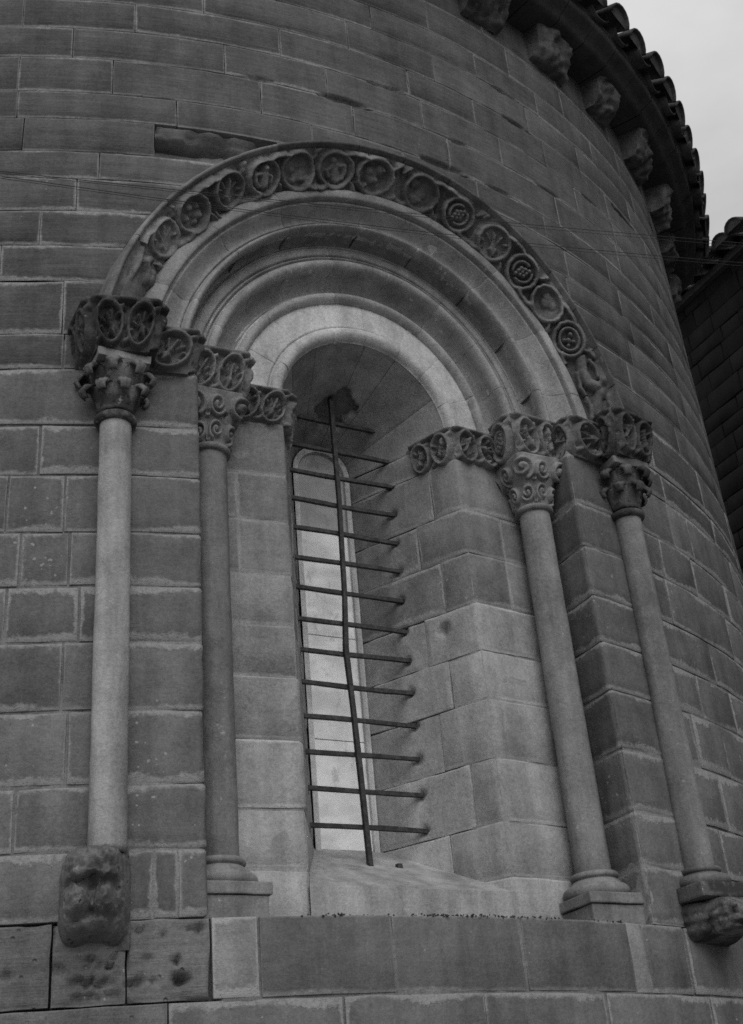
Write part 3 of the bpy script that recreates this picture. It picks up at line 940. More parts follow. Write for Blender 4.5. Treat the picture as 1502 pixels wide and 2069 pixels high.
# ------------------------------------------------------------------ imposts
def impost(side):
    lab = ("carved vine impost stepping in from the left columns to the window" if side < 0 else
           "carved vine impost stepping in from the right columns to the window")
    th_ = empty("impost", (side * .9, 0.1, 2.031), lab, "impost", "carved imposts")
    # plan corner points, window side first (right-hand version), at the top of the band
    A = [(.335, .455), (.435, .205), (.69, .225), (.69, .055), (.965, .075), (.965, -.055), (1.165, -.02), (1.165, -.150), (1.455, -.085), (1.455, .2)]
    zb = [2.015] * 10
    zt = [2.185, 2.19, 2.2, 2.235, 2.235, 2.21, 2.21, 2.245, 2.245, 2.245]
    # inset at the bottom: along each facet's normal
    def nrm(a, b):
        d = Vector((b[0] - a[0], b[1] - a[1])); return Vector((d.y, -d.x)).normalized()
    Bt = []
    for i in range(10):
        n_ = Vector((0, 0)); 
        if i > 0: n_ += nrm(A[i - 1], A[i])
        if i < 9: n_ += nrm(A[i], A[i + 1])
        k = 0.042
        if 0 < i < 9:
            n1 = nrm(A[i - 1], A[i]); n2 = nrm(A[i], A[i + 1])
            # mitred inset
            den = 1 + n1.dot(n2)
            n_ = (n1 + n2) / max(den, 0.3)
        Bt.append((A[i][0] - n_.x * k, A[i][1] - n_.y * k))
    crust = {0: .10, 1: .12, 2: .25, 3: .28, 4: .35, 5: .3, 6: .55, 7: .9, 8: 1, 9: 1}
    groups = [(0, 2), (2, 4), (4, 6), (6, 9)]
    for gi, (g0, g1) in enumerate(groups):
        # body of the block: prism a little behind the carved faces
        idx = list(range(g0, g1 + 1))
        V = []
        bk = 0.012
        for i in idx:
            V.append((A[i][0] * side, A[i][1] + bk, zt[g0 + 1])); V.append((Bt[i][0] * side, Bt[i][1] + bk, zb[i]))
        bx0, bx1 = A[g0][0], A[g1][0]
        for i in (g1, g0):
            V.append((A[i][0] * side, .62, zt[g0 + 1])); V.append((Bt[i][0] * side, .62, zb[i]))
        nn = len(V) // 2
        F = [(2 * i, 2 * i + 1, (2 * i + 3) % (2 * nn), (2 * i + 2) % (2 * nn)) for i in range(nn)]
        F += [tuple(2 * i for i in range(nn)), tuple(2 * i + 1 for i in reversed(range(nn)))]
        if side < 0: F = [tuple(reversed(f)) for f in F]
        if gi == 3: tone = .095
        elif gi == 2: tone = .17 if side < 0 else .14
        else: tone = .23
        blk = link("impost_block", mesh_from("impost_block", V, F, False), M_CRUST if gi == 3 else M_CARVE, th_, (tone, 0, .3))
        for i in range(g0, g1):
            a, b, ab, bb = A[i], A[i + 1], Bt[i], Bt[i + 1]
            w = math.hypot(a[0] - b[0], a[1] - b[1]); h = .2
            if w < .06: continue
            n, mm = max(14, int(w / .006)), 34
            P = np.empty((n, mm, 3))
            for ii in range(n):
                s_ = ii / (n - 1)
                for jj in range(mm):
                    t = jj / (mm - 1)
                    x = (ab[0] * (1 - s_) + bb[0] * s_) * (1 - t) + (a[0] * (1 - s_) + b[0] * s_) * t
                    y = (ab[1] * (1 - s_) + bb[1] * s_) * (1 - t) + (a[1] * (1 - s_) + b[1] * s_) * t
                    P[ii, jj] = (x * side, y, zb[i] + (zt[g0 + 1] - zb[i]) * t)
            if side < 0: P = P[::-1].copy()
            ti = np.gradient(P, axis=0); tj = np.gradient(P, axis=1)
            Nn = np.cross(ti, tj); Nn /= np.linalg.norm(Nn, axis=2, keepdims=True)
            cells = max(1, int(round(w / .17)))
            Uu = np.repeat(np.linspace(0, w / .1, n)[:, None], mm, 1)     # in half-heights
            Vv = np.repeat(np.linspace(-1.02, 1.02, mm)[None, :], n, 0)
            cw = (w / .1) / cells
            H = np.zeros((n, mm))
            am = .042
            for c in range(cells):
                cx = cw * (c + .5)
                sx = cw / 2
                sq = Uu / sx * 1.0
                H = vine_cell(H, Uu * (1 / max(sx, .5)), Vv, (cx / max(sx, .5), 0), .98, ['leaf', 'leaf', 'leaf', 'grape', 'leaf'][(c + i + gi) % 5], am, i * 5 + c + (0 if side < 0 else 50))
                for (px, py) in ((cx - sx * .88, .8), (cx + sx * .88, -.8), (cx - sx * .88, -.8), (cx + sx * .88, .8)):
                    H = dig(H, Uu, Vv, (px, py), .2, am * 1.3)
                H = add_stroke(H, Uu, Vv, [(cx - sx, -.75), (cx - sx * .6, -.6)], .14, am * .8)
                H = add_stroke(H, Uu, Vv, [(cx + sx, .75), (cx + sx * .6, .6)], .14, am * .8)
            H = add_stroke(H, Uu, Vv, [(0, .97), (w / .1, .97)], .13, am * .9)
            # keep the seams shut
            fade = np.clip(np.minimum(np.arange(n), np.arange(n)[::-1]) / 3.0, 0, 1)[:, None]
            H = np.where(H > 0, H * (.4 + .6 * fade), H * fade)
            carve_patch("carved_vine", blk, P, Nn, H, M_CRUST if gi == 3 else M_CARVE, (tone * 1.1, 0, .3), wear=.004, seed=i + 20 * gi, skirt=.012)
    return th_
impost(-1); impost(1)

# ------------------------------------------------------------------ colonnettes
def lathe(cx, cy, prof, seg=32, wear=0.0, seed=1, squash=None):
    V = []
    for i in range(seg):
        a = 2 * math.pi * i / seg
        for (r, z) in prof:
            p = Vector((cx + r * math.cos(a), cy + r * math.sin(a), z))
            if wear:
                d = wear * nz(p, 12, seed)
                p.x += d * math.cos(a); p.y += d * math.sin(a)
            V.append(p)
    k = len(prof)
    F = []
    for i in range(seg):
        i2 = (i + 1) % seg
        for j in range(k - 1):
            F.append((i * k + j, i2 * k + j, i2 * k + j + 1, i * k + j + 1))
    F.append(tuple(i * k + k - 1 for i in range(seg)))
    F.append(tuple(i * k for i in reversed(range(seg))))
    return V, F
def torus_prof(r, z, t, n=8):
    return [(r + t * math.cos(math.pi * (-.5 + i / n)), z + t * math.sin(math.pi * (-.5 + i / n))) for i in range(n + 1)]

def leaf_mesh(cx, cy, ang, r0, z0, z1, w, curl, r1):
    """a capital's leaf: rises along the bell, swells, and rolls over in a knob at its tip"""
    V = []; n, k = 12, 7
    for lay in (0, 1):
        for i in range(n):
            t = i / (n - 1)
            if t < .66:
                s = t / .66
                z = z0 + (z1 - z0) * s; r = r0 + (r1 - r0) * s ** 1.6 + .006
            else:                       # the rolled tip: a three-quarter turn
                s = (t - .66) / .34
                b = s * math.pi * 1.35
                z = z1 + curl * .5 * math.sin(b); r = r1 + .006 + curl * .5 * (1 - math.cos(b))
            ww = w * (0.62 + .42 * math.sin(math.pi * min(1, t * .95 + .1))) * (1 - .35 * max(0, t - .66) / .34)
            for j in range(k):
                q = (j / (k - 1) - .5) * 2
                rib = .008 * (1 - q * q) + .003 * math.cos(q * 10)
                rr = r + rib - (.012 if lay else 0)
                th = ang + q * ww / max(r, .05)
                V.append((cx + rr * math.cos(th), cy + rr * math.sin(th), z - (.008 if lay and t > .66 else 0)))
    F = grid_faces(n, k) + [tuple(reversed(f)) for f in grid_faces(n, k, n * k)]
    o = n * k
    per = [i * k for i in range(n)] + [(n - 1) * k + j for j in range(1, k)] + [i * k + k - 1 for i in range(n - 2, -1, -1)] + [j for j in range(k - 2, 0, -1)]
    for i in range(len(per)):
        a, b = per[i], per[(i + 1) % len(per)]
        F.append((b, a, a + o, b + o))
    return mesh_from("leaf", V, F)

def box_mesh(name, x0, x1, y0, y1, z0, z1, bev=.006, wear=.0, seed=1, cuts=0):
    bm = bmesh.new()
    bmesh.ops.create_cube(bm, size=1)
    for v in bm.verts:
        v.co = Vector(((x0 + x1) / 2 + v.co.x * (x1 - x0), (y0 + y1) / 2 + v.co.y * (y1 - y0), (z0 + z1) / 2 + v.co.z * (z1 - z0)))
    if bev: bmesh.ops.bevel(bm, geom=list(bm.edges), offset=bev, segments=2, affect='EDGES', profile=.6)
    if cuts: bmesh.ops.subdivide_edges(bm, edges=[e for e in bm.edges if e.calc_length() > .04], cuts=cuts, use_grid_fill=True)
    if wear:
        for v in bm.verts:
            v.co += Vector((nz(v.co, 11, seed), nz(v.co, 11, seed + 3), nz(v.co, 11, seed + 6))) * wear
    me = bpy.data.meshes.new(name); bm.to_mesh(me); bm.free()
    return me

YO, XI, YI = -0.052, 0.8435, 0.192
def outer_column(side):
    cx, cy = 1.3 * side, YO + .10
    cy = 0.047
    lab = ("slender pale column left of the window, between blackened leaf capital and worn stone head" if side < 0 else
           "slender outer column right of the window with blackened leaf capital and moulded base")
    t = empty("colonnette", (cx, cy, -.02), lab, "column", "outer colonnettes")
    V, F = lathe(cx, cy, [(.062, -.02), (.0665, 0.0)] + [(.0667 - .0022 * k / 24, 1.73 * k / 24) for k in range(1, 25)] + [(.062, 1.745)], 36, .0022, side)
    link("shaft", mesh_from("shaft", V, F), M_SHAFT, t, (.34 if side < 0 else .24, 0, .35))
    V, F = lathe(cx, cy, [(.06, 1.715)] + torus_prof(.070, 1.738, .018, 8) + [(.062, 1.765), (.066, 1.80), (.078, 1.87), (.098, 1.94), (.118, 1.985)], 32, .003, side + 2)
    cap = link("capital", mesh_from("capital", V, F), M_CRUST if side > 0 else M_CRUST, t, (.17 if side < 0 else .12, 0, .3))
    cap['label'] = "blackened leaf capital"
    for tier, (z0, z1, r0, r1, cu_, w, n_, ph) in enumerate([(1.765, 1.855, .060, .086, .050, .046, 8, 0), (1.79, 1.938, .062, .098, .056, .048, 8, .5)]):
        for k in range(n_):
            a = 2 * math.pi * (k + ph) / n_ - math.pi / 2
            if math.sin(a) > .55: continue
            me = leaf_mesh(cx, cy, a, r0, z0, z1, w, cu_ * random.uniform(.85, 1.15), r1)
            link("leaf", me, M_CRUST, cap, ((.16 if side < 0 else .11) * random.uniform(.8, 1.3), 0, .3))
    me = box_mesh("abacus", cx - .112, cx + .112, cy - .120, cy + .12, 1.975, 2.018, .008, .010, 5, 4)
    link("abacus", me, M_CARVE, cap, (.34 if side < 0 else .18, 0, .3))
    if side > 0:
        # base: ring, spreading roll, square plinth
        V, F = lathe(cx, cy, [(.05, -.07)] + torus_prof(.096, -.055, .026, 8) + [(.088, -.028), (.078, -.018)] + torus_prof(.078, -.006, .012, 6) + [(.06, .008)], 36, .002, 9)
        b = link("base", mesh_from("base", V, F), M_CARVE, t, (.17, 0, .3))
        me = box_mesh("plinth", cx - .15, cx + .16, cy - .155, cy + .16, -.145, -.08, .01, .006, 4, 4)
        link("plinth", me, M_CRUST, b, (.12, 0, .3))
    return t
outer_column(-1); outer_column(1)

def scroll_capital(cx, cy, side, parent):
    """basket capital covered with two tiers of vine scrolls: round at the neck, square under the impost"""
    n, mm = 176, 44
    P = np.empty((n, mm, 3))
    z0, z1 = 1.775, 2.02
    for i in range(n):
        a = 2 * math.pi * i / n
        for j in range(mm):
            t = j / (mm - 1)
            rc = .080 + .030 * t ** 1.5
            sq = (.082 + .052 * t) / max(abs(math.cos(a)), abs(math.sin(a)))
            b = min(1, max(0, (t - .15) / .7)); b = b * b * (3 - 2 * b)
            sq = min(sq, (.082 + .052 * t) * 1.3)
            r = rc * (1 - b) + sq * b
            P[i, j] = (cx + r * math.cos(a), cy + r * math.sin(a), z0 + (z1 - z0) * t)
    ti = np.roll(P, -1, 0) - np.roll(P, 1, 0); tj = np.gradient(P, axis=1)
    Nn = np.cross(ti, tj); Nn /= np.linalg.norm(Nn, axis=2, keepdims=True)
    ang = np.arange(n) / n * 8.0
    H = np.zeros((n, mm))
    am = .024
    for c in range(8):
        du = (ang - c + 4) % 8 - 4
        Uu = np.repeat((du * 2.0)[:, None], mm, 1)
        Vv = np.repeat(np.linspace(-2.1, 2.15, mm)[None, :], n, 0)
        sg = 1 if c % 2 else -1
        for row, y in ((0, -1.05), (1, .95)):
            H = np.maximum(H, 0) + np.minimum(H, 0)
            H = add_stroke(H, Uu, Vv, spiral((0, y), .86, 1.6, 90 * row + 40 * c, sg), .17, am)
            H = add_stroke(H, Uu, Vv, [(0, y)], .2, am)
            H = add_stroke(H, Uu, Vv, [(.9 * sg, y - .9), (.75 * sg, y)], .15, am * .8)
            H = dig(H, Uu, Vv, (1.0, y + .75), .22, am * .9); H = dig(H, Uu, Vv, (-1.0, y - .7), .2, am * .9)
    H += .003 * fnoise(P, 16, side)
    Q = P + Nn * H[..., None]
    F = []
    for i in range(n):
        i2 = (i + 1) % n
        for j in range(mm - 1): F.append((i * mm + j, i2 * mm + j, i2 * mm + j + 1, i * mm + j + 1))
    F.append(tuple(i * mm + mm - 1 for i in range(n)))
    cap = link("capital", mesh_from("capital", Q.reshape(-1, 3).tolist(), F), M_CARVE, parent, (.24, 0, .2))
    cap['label'] = "capital carved with vine scrolls"
    V, F = lathe(cx, cy, [(.06, 1.735)] + torus_prof(.080, 1.760, .016, 8) + [(.072, 1.785)], 36, .002, 3)
    link("neck_ring", mesh_from("neck_ring", V, F), M_CARVE, cap, (.22, 0, .2))
    return cap

def inner_column(side):
    cx, cy = XI * side, YI
    lab = ("thicker inner column left of the window, in the shaded nook, under a scroll capital" if side < 0 else
           "thicker inner column right of the window, standing in the nook on a moulded base")
    t = empty("colonnette", (cx, cy, -.22), lab, "column", "inner colonnettes")
    V, F = lathe(cx, cy, [(.072, -.02), (.0775, 0)] + [(.0777 - .0025 * k / 24, 1.75 * k / 24) for k in range(1, 25)] + [(.07, 1.76)], 40, .0024, side + 8)
    link("shaft", mesh_from("shaft", V, F), M_SHAFT, t, (.20 if side < 0 else .26, 0, .8))
    scroll_capital(cx, cy, side, t)
    V, F = lathe(cx, cy, [(.06, -.10)] + torus_prof(.115, -.078, .028, 8) + [(.112, -.045), (.098, -.03), (.09, -.024)] + torus_prof(.089, -.008, .014, 6) + [(.07, .008)], 40, .002, 6)
    b = link("base", mesh_from("base", V, F), M_SHAFT, t, (.26, 0, .3))
    me = box_mesh("plinth", cx - .15, cx + .15, cy - .15, cy + .15, -.145, -.10, .006, .003, 3, 4)
    link("plinth", me, M_SHAFT, b, (.25, 0, .3))
    me = box_mesh("plinth_block", cx - .138 , cx + .138, cy - .138, cy + .15, -.232, -.147, .006, .003, 4, 4)
    link("plinth_block", me, M_SHAFT, b, (.22, 0, .3))
    return t
inner_column(-1); inner_column(1)

# ------------------------------------------------------------------ corbels under the outer columns
def lump_block(name, x0, x1, yb, dep, z0, z1, bumps, parent, mat, color, seed, res=46, round_=.5, taper=None, turn=0.0, pw=5.0):
    """a block worn to a mask: front relief over a rounded box"""
    V = []
    n = res
    for i in range(n):
        u = -1 + 2 * i / (n - 1)
        for j in range(n):
            v = -1 + 2 * j / (n - 1)
            prof = (1 - abs(u) ** pw) ** .5 * (1 - abs(v) ** (pw + 1)) ** .5
            d = dep * prof
            if taper: d *= taper(v)
            for (bu, bv, br, bw, bh) in bumps:
                q = ((u - bu) / br) ** 2 + ((v - bv) / bw) ** 2
                d += bh * math.exp(-q * 1.6) * prof
            sx = 1.0 - round_ * .45 * max(0, v - .3) ** 2 - round_ * .5 * max(0, -v - .3) ** 2
            x = (x0 + x1) / 2 + (x1 - x0) / 2 * u * sx + .012 * nz((u * .3, v, 1), 3, seed)
            z = (z0 + z1) / 2 + (z1 - z0) / 2 * v
            p = Vector((x, yb - d, z))
            w = .012 * nz(p, 11, seed) + .012 * nz(p, 26, seed) + .009 * nz(p, 55, seed)
            p.y -= w * prof; p.x += w * .5 * prof
            if turn:
                xm = (x0 + x1) / 2; dx, dy = p.x - xm, p.y - yb
                p.x = xm + dx * math.cos(turn) - dy * math.sin(turn); p.y = yb + dx * math.sin(turn) + dy * math.cos(turn)
            V.append(p)
    return link(name, mesh_from(name, V, grid_faces(n, n)), mat, parent, color)

def head_block():
    x0, x1, z0, z1, yb, turn = -1.445, -1.205, -.335, .012, .10, math.radians(-20)
    ell = [(0, .04, 1.0, .98, .150, 4.5), (0, .58, .90, .44, .205, 2.6), (-.38, -.20, .46, .42, .222, 2), (.38, -.20, .46, .42, .222, 2), (-.40, .32, .40, .20, .200, 2), (.42, .30, .36, .20, .198, 2), (0, -.60, .6, .26, .18, 2)]
    n = 84; V = []
    for i in range(n):
        u = -1 + 2 * i / (n - 1)
        for j in range(n):
            v = -1 + 2 * j / (n - 1)
            acc = 0.0
            for (eu, ev, ru, rv, dp, pw) in ell:
                q = abs((u - eu) / ru) ** pw + abs((v - ev) / rv) ** pw
                hh_ = dp * math.sqrt(max(0.0, 1 - q))
                acc += math.exp(hh_ * 60)
            d = math.log(acc / len(ell)) / 60
            base = max(0.0, 1 - abs(u) ** 7) ** .5 * max(0.0, 1 - abs(v) ** 7) ** .5
            for (eu, ev, r_, dp) in ((-.68, .12, .15, .03), (.66, .10, .14, .025), (.02, .09, .20, .035), (0, -.34, .07, .022), (0, -.95, .5, .07)):
                d -= dp * math.exp(-((u - eu) ** 2 + (v - ev) ** 2) / r_ ** 2 * 1.4)
            sx = 1 - .14 * max(0, v - .2) ** 2 - .10 * max(0, -v - .5) ** 2
            dx = (x1 - x0) / 2 * u * sx
            p = Vector(((x0 + x1) / 2 + dx, yb - d, (z0 + z1) / 2 + (z1 - z0) / 2 * v))
            w = (.022 * nz(p, 12, 3) + .017 * nz(p, 27, 3) + .012 * nz(p, 58, 3)) * base
            dy = -(d * (.25 + .75 * base) + w)
            V.append(Vector(((x0 + x1) / 2 + dx * math.cos(turn) - dy * math.sin(turn), yb + dx * math.sin(turn) + dy * math.cos(turn), p.z + w * .5)))
    return link("head_corbel", mesh_from("head_corbel", V, grid_faces(n, n)), M_HEAD, None, (.165, 0, 1.0))
hc = head_block()
tag(hc, "weathered stone head with swollen cheeks, carrying the left outer column", "corbel", "column corbels")
bc = empty("beast_corbel", (1.27, 0, -.30), "worn beast mask corbel under the right outer column's base", "corbel", "column corbels")
lump_block("corbel_block", 1.15, 1.46, .12, .23, -.30, -.14, [(.2, .2, .5, .5, .02)], bc, M_CRUST, (.12, 0, .3), 5, 34, .5, lambda v: .55 + .45 * (v + 1) / 2)
lump_block("mask", 1.215, 1.40, .02, .17, -.285, -.135, [(-.5, .3, .25, .25, .03), (.5, .3, .25, .25, .03), (0, -.3, .35, .4, .04), (0, .25, .16, .4, .025), (-.3, -.05, .15, .15, -.03), (.3, -.05, .15, .15, -.03), (0, -.6, .5, .12, -.03)],
           bc, M_CRUST, (.19, 0, .5), 8, 44, .8)

# ------------------------------------------------------------------ sill, window, grille
sill = empty("window_sill", (0, .4, -.235), "pale sloping stone sill under the barred window", "sill")
sv = []
nx_, ny_ = 26, 22
for i in range(nx_):
    s_ = -1 + 2 * i / (nx_ - 1)
    for j in range(ny_):
        if j < 4:
            y = .232; z = -.232 + (.167) * j / 3; hw = .463
        else:
            t = (j - 4) / (ny_ - 5)
            y = .232 + (.84 - .232) * t; z = -.065 + .315 * t; hw = .463 - .29 * t
        p = Vector((s_ * hw, y, z))
        w = .0018 * nz(p, 7, 5) + .001 * nz(p, 30, 5)
        sv.append(p + Vector((0, -w, w)))
sf = [f for f in grid_faces(nx_, ny_) if f[0] % ny_ != 3]
link("sloping_slab", mesh_from("sloping_slab", sv, sf), M_SHAFT, sill, (.36, 0, .1))
me = box_mesh("anchor_stub", .098, .122, .545, .57, .095, .118, .003)
link("anchor_stub", me, M_IRON, sill, (.05, 0, 0))

win = empty("arched_window", (0, .82, .22), "narrow round headed window with milky panes behind the iron bars", "window")
YW = .826
V = []; F = []
outl = [(.1585, .20)] + [(.1585 * math.cos(a), 2.18 + .1585 * math.sin(a)) for a in [math.pi * i / 24 for i in range(25)]] + [(-.1585, .20)]
inl = [(.132, .20)] + [(.132 * math.cos(a), 2.175 + .132 * math.sin(a)) for a in [math.pi * i / 24 for i in range(25)]] + [(-.132, .20)]
k = len(outl)
for (yy, ln) in ((YW - .022, outl), (YW - .022, inl), (YW + .02, inl)):
    for x, z in ln: V.append((x, yy + .002 * nz((x, yy, z), 9, 2), z))
for a in range(2):
    for i in range(k - 1): F.append((a * k + i, (a + 1) * k + i, (a + 1) * k + i + 1, a * k + i + 1))
link("frame", mesh_from("frame", V, F, False), M_SHAFT, win, (.58, 0, 0))
def pane(z0, z1, mat, arched=False):
    V = [(-.135, z0), (.135, z0)]
    if arched: V += [(.135 * math.cos(a), 2.175 + .135 * math.sin(a)) for a in [math.pi * i / 16 for i in range(17)]]
    else: V += [(.135, z1), (-.135, z1)]
    n = len(V)
    VV = [(x, YW, z) for x, z in V] + [(x, YW + .012, z) for x, z in V]
    F = [tuple(range(n)), tuple(reversed(range(n, 2 * n)))] + [(i + n, (i + 1) % n + n, (i + 1) % n, i) for i in range(n)]
    return link("pane", mesh_from("pane", VV, F, False), mat, win)
pane(.19, .745, M_PANE); pane(.750, 1.268, M_PANE); pane(1.273, 1.838, M_PANE)
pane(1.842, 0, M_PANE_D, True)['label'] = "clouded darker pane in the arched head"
link("backing", box_mesh("backing", -.3, .3, YW + .04, YW + .08, .1, 2.6, 0), M_MORT, win, (.06, 0, 0))

grille = empty("iron_grille", (0, .575, .1), "rusty iron grille of one bent upright and fourteen crossbars", "grille")
def rod(name, pts, w, seed):
    """square bar along a polyline"""
    V = []; n = len(pts)
    for i, p in enumerate(pts):
        d = (Vector(pts[min(i + 1, n - 1)]) - Vector(pts[max(i - 1, 0)])).normalized()
        s_ = d.cross(Vector((0, -1, 0))).normalized(); f_ = s_.cross(d).normalized()
        ww = w * (1 + .16 * nz(p, 14, seed))
        for a, b in ((-1, -1), (1, -1), (1, 1), (-1, 1)): V.append(Vector(p) + s_ * a * ww / 2 + f_ * b * ww / 2)
    F = []
    for i in range(n - 1):
        for q in range(4): F.append((i * 4 + q, i * 4 + (q + 1) % 4, i * 4 + 4 + (q + 1) % 4, i * 4 + 4 + q))
    F += [(0, 3, 2, 1), tuple(range(4 * n - 4, 4 * n))]
    return mesh_from(name, V, F, False)
for bi_, z in enumerate(BARZ):
    hw = .288
    if z > 2.2: hw = math.sqrt(max(.29 ** 2 - (z - 2.18) ** 2, .02)) + .012
    pts = [(-hw + 2 * hw * i / 8, 0.597 + .002 * math.sin(i * .8 + bi_), z + .0022 * math.sin(i * .5 + bi_ * 2.1)) for i in range(9)]
    link("crossbar", rod("crossbar", pts, .0185, bi_), M_IRON, grille)
up = [(-.034, 2.50), (-.033, 2.42), (-.029, 1.908), (-.040, 1.369), (-.056, 1.091), (-.043, .828), (-.036, .62), (-.030, .444), (-.020, .108), (-.020, .07)]
link("upright", rod("upright", [(x, .572, z) for x, z in up], .021, 40), M_IRON, grille)

# ------------------------------------------------------------------ eaves
cor = empty("eaves_cornice", (0, 0, 5.2), "dark projecting eaves cornice curving along the top of the apse", "cornice")
TH0, TH1 = -8.0, 56.0
prof = [(RAD - .02, 5.29), (4.79, 5.29), (4.82, 5.30), (4.83, 5.32), (4.86, 5.34), (4.90, 5.362), (4.912, 5.372), (4.918, 5.405), (4.60, 5.42)]
nb = 20
for b in range(nb):
    t0 = TH0 + (TH1 - TH0) * b / nb; t1 = TH0 + (TH1 - TH0) * (b + 1) / nb
    V = []; sh = random.uniform(-.004, .004)
    A = [t0 + .02, t0 + .1, (t0 * 2 + t1) / 3, (t0 + 2 * t1) / 3, t1 - .1, t1 - .02]
    for i, t in enumerate(A):
        a = math.radians(t)
        for (R, z) in prof:
            R2 = R + (sh if R > 4.7 else 0) + .006 * nz((R * a * 1.0, R, z), 6, b) * (R > 4.7)
            V.append((R2 * math.sin(a), CY - R2 * math.cos(a), z + .008 * nz((R * a, R, z), 7, b + 2)))
    k = len(prof)
    F = [tuple(reversed(f)) for f in grid_faces(6, k)]
    F += [tuple(range(k)), tuple(reversed(range(5 * k, 6 * k)))]
    link("cornice_stone", mesh_from("cornice_stone", V, F, True), M_ROOFCORE, cor, (.05, 0, .2))  # dark colour stands for black patina and for shade on the underside
# worn corbels below the cornice
CTH = [11.0, 18.5, 26.0, 33.5, 41.0, 48.0, 54.5]
names = ["topmost in view", "second from the top", "third from the top", "fourth from the top", "fifth from the top", "sixth from the top",
         "lowest in view, next to the dark neighbouring wall"]
for b in range(len(CTH)):
    t = math.radians(CTH[b])
    e_ = Vector((math.sin(t), -math.cos(t), 0)); tx = Vector((math.cos(t), math.sin(t), 0))
    V = []; n, k = 18, 18
    wid = random.uniform(.13, .17); ln = random.uniform(.15, .19); hh = random.uniform(.20, .25)
    for i in range(n):
        u = -1 + 2 * i / (n - 1)
        for j in range(k):
            s_ = j / (k - 1)         # quarter-round from the wall's foot up to the front, then over
            a = s_ * math.pi / 2
            r_ = ln * math.sin(a) ** .8; z = 5.295 - hh * math.cos(a) ** .9
            sx = 1 if abs(u) < .99 else .96
            p = Vector((0, 0, z)) + e_ * (RAD - .01 + r_ * (1 - .18 * u ** 4)) + tx * wid * u + Vector((0, CY, 0))
            w = .035 * nz(p, 7, b) + .026 * nz(p, 19, b) + .012 * nz(p, 40, b)
            V.append(p + e_ * w + Vector((0, 0, -w * .6)))
    F = grid_faces(n, k)
    o = len(V)
    for i in (0, n - 1):
        for j in range(k):
            V.append(V[i * k + j]);
        for j in range(k):
            q = V[i * k + j]; c_ = Vector((0, CY, q.z)) + e_ * (RAD - .02) + tx * wid * (-1 if i == 0 else 1)
            V.append(c_)
    for s_ in range(2):
        oo = o + s_ * 2 * k
        for j in range(k - 1):
            f = (oo + j, oo + j + 1, oo + k + j + 1, oo + k + j)
            F.append(f if s_ == 0 else tuple(reversed(f)))
    c_ = link("eaves_corbel", mesh_from("eaves_corbel", V, F), M_CRUST_L, None, (random.uniform(.10, .13), 0, .2))
    tag(c_, "eroded stone corbel under the dark eaves, " + names[b], "corbel", "corbels under the eaves")

roof = empty("tile_roof", (0, CY, 5.42), "curved roof edge of old barrel tiles against the sky", "roof")
V = []
for i in range(33):
    a = math.radians(TH0 + (53.5 - TH0) * i / 32)
    for (R, z) in ((4.90, 5.41), (4.93, 5.43), (2.0, 6.45)): V.append((R * math.sin(a), CY - R * math.cos(a), z))
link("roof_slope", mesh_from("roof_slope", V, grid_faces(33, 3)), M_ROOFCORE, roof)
def tile_mesh(r0, r1, L, up=True):
    """tapered barrel tile: local x = up-slope, y = across, z = up"""
    V = []; n = 9
    for lay in (0, 1):
        for (x, r) in ((0, r0), (L, r1)):
            for i in range(n):
                a = math.pi * i / (n - 1)
                rr = r - (.014 if lay else 0)
                V.append((x, rr * math.cos(a), rr * math.sin(a) * (.85 if up else -.6)))
    F = grid_faces(2, n) + [tuple(reversed(f)) for f in grid_faces(2, n, 2 * n)]
    for i in range(n - 1):
        F.append((i, i + 1, 2 * n + i + 1, 2 * n + i)); F.append((n + i + 1, n + i, 3 * n + i, 3 * n + i + 1))
    F.append((0, 2 * n, 3 * n, n)); F.append((n - 1, 2 * n - 1, 4 * n - 1, 3 * n - 1))
    if up:                              # bedding mortar closes the mouth
        o = len(V)
        V += [(.02, (r0 - .012) * math.cos(math.pi * i / (n - 1)), (r0 - .012) * math.sin(math.pi * i / (n - 1)) * .85) for i in range(n)]
        F.append(tuple(range(o, o + n)))
    return mesh_from("tile", V, F)
T_UP, T_DN = tile_mesh(.118, .092, .46), tile_mesh(.098, .078, .46, False)
for me in (T_UP, T_DN): me.materials.append(M_TILE)
slope = math.radians(19)
def put_tile(me, origin, outward, dz, lift, jitter=1.0):
    o = bpy.data.objects.new("tile", me); COL.objects.link(o)
    o.parent = roof
    ux = (-outward * math.cos(slope) + Vector((0, 0, math.sin(slope)))).normalized()
    uy = Vector((0, 0, 1)).cross(ux).normalized(); uz = ux.cross(uy).normalized()
    mt = Matrix((ux, uy, uz)).transposed().to_4x4()
    j = Matrix.Rotation(random.uniform(-.05, .05) * jitter, 4, 'Z') @ Matrix.Rotation(random.uniform(-.03, .03) * jitter, 4, 'Y')
    mt = mt @ j
    mt.translation = origin + uz * lift + outward * random.uniform(-.02, .03) - roof.location
    o.matrix_local = mt
    return o
step = 3.0
nt = int((53.0 - TH0) / step)
for i in range(nt + 1):
    t = math.radians(TH0 + .6 + step * i)
    ow = Vector((math.sin(t), -math.cos(t), 0))
    for row in range(3):
        rr = 5.0 - row * .38
        z = 5.425 + row * .38 * math.tan(slope)
        put_tile(T_UP, Vector((0, CY, z)) + ow * rr, ow, 0, .035)
        if row == 0:
            t2 = t + math.radians(step / 2)
            ow2 = Vector((math.sin(t2), -math.cos(t2), 0))
            put_tile(T_DN, Vector((0, CY, z)) + ow2 * (rr - .03), ow2, 0, .05)

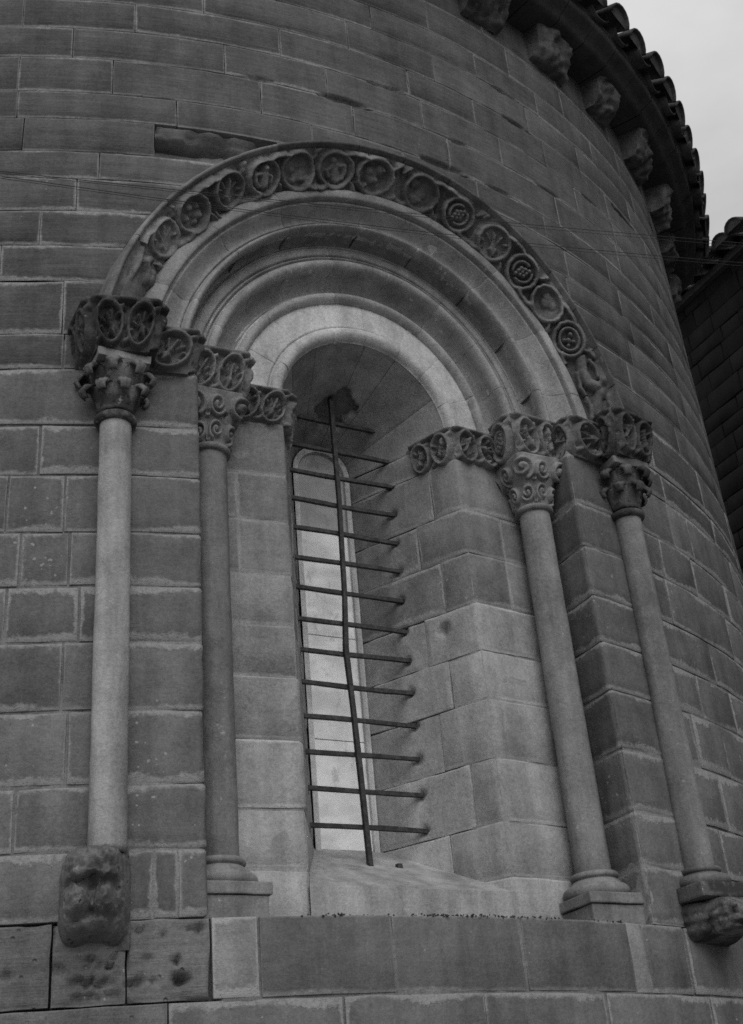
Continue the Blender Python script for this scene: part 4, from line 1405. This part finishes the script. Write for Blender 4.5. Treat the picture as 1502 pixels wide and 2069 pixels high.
# ------------------------------------------------------------------ dark neighbouring building on the right
sb = empty("side_building", (6.6, 3.0, -2.85), "dark neighbouring building with a tiled eave, right of the apse", "building")
XB, ZE = 6.05, 7.15
bz = -2.85; row_i = 0
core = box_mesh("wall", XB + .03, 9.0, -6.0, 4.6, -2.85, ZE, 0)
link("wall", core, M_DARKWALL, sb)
class SidePlan:
    def at(s, u): return Vector((XB, 4.6 - u)), Vector((-1, 0))
    def corners(s, a, b): return []
M_SIDE = stone_material("shadowed_rubble", joints=True)  # the blocks' very low albedo carries the wall's shade too
z = 3.4
while z < ZE - .05:
    h_ = min(random.uniform(.16, .24), ZE - z)
    u = .0
    while u < 2.9:
        w_ = random.uniform(.25, .5)
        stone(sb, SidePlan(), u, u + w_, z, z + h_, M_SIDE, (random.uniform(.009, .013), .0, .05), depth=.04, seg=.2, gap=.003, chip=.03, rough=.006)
        u += w_
    z += h_
V = []
link("roof", box_mesh("roof", XB - .06, 9.2, -6.2, 4.6, ZE + .005, ZE + .09, 0), M_ROOFCORE, sb)
for i in range(16):
    y = 4.45 - i * .235
    for row in range(2):
        o = bpy.data.objects.new("tile", T_UP); COL.objects.link(o); o.parent = sb
        s2 = math.radians(24)
        mt = Matrix.Rotation(-s2, 4, 'Y') @ Matrix.Rotation(random.uniform(-.06, .06), 4, 'Z')
        mt.translation = Vector((XB - .28 + row * .38 + random.uniform(-.03, .03), y, ZE + .06 + row * .38 * math.tan(s2))) - sb.location
        o.matrix_local = mt

# ------------------------------------------------------------------ overhead cables
YC = -.6
def cable(pts, r, label):
    xs = np.array([p[0] for p in pts]); zz = np.array([p[1] for p in pts])
    co = np.polyfit(xs, zz, 2)
    L = np.linspace(-9, 9, 70)
    z = np.polyval(co, np.clip(L, -3, 3)) + np.where(np.abs(L) > 3, (L - np.clip(L, -3, 3)) * np.polyval(np.polyder(co), np.clip(L, -3, 3)), 0)
    V = []
    for x, q in zip(L, z):
        for k_ in range(6):
            a = math.pi * k_ / 3
            V.append((x, YC + r * math.cos(a), q + r * math.sin(a)))
    F = []
    for i in range(len(L) - 1):
        for k_ in range(6): F.append((i * 6 + k_, i * 6 + (k_ + 1) % 6, i * 6 + 6 + (k_ + 1) % 6, i * 6 + 6 + k_))
    o = link("overhead_cable", mesh_from("overhead_cable", V, F), M_CABLE)
    tag(o, label, "cable", "cables strung across the wall")
upp = [(-1.939, 2.302), (-.679, 2.596), (.354, 2.804), (1.203, 3.011), (1.913, 3.188)]
low_ = [(-1.938, 2.283), (-.969, 2.445), (-.304, 2.576), (.421, 2.714), (1.17, 2.868), (1.869, 3.038)]
cable(upp, .0015, "thin dark cable across the arch, highest of the four lines")
cable([(x, z - .016 - .004 * x) for x, z in upp], .0011, "thin dark cable across the arch, second highest of the four lines")
cable(low_, .0015, "thin dark cable across the arch, third highest of the four lines")
cable([(x, z - .016 - .003 * x) for x, z in low_], .0011, "thin dark cable across the arch, lowest of the four lines")

# ------------------------------------------------------------------ ground
gv = []
gn = 41
for i in range(gn):
    for j in range(gn):
        x = (i / (gn - 1) * 2 - 1); y = (j / (gn - 1) * 2 - 1)
        gv.append((math.copysign(abs(x) ** 2.2, x) * 400, math.copysign(abs(y) ** 2.2, y) * 400, -2.85))
tag(link("ground", mesh_from("ground", gv, grid_faces(gn, gn)), M_GROUND), "trodden pale earth at the foot of the apse", "ground", None, "structure")
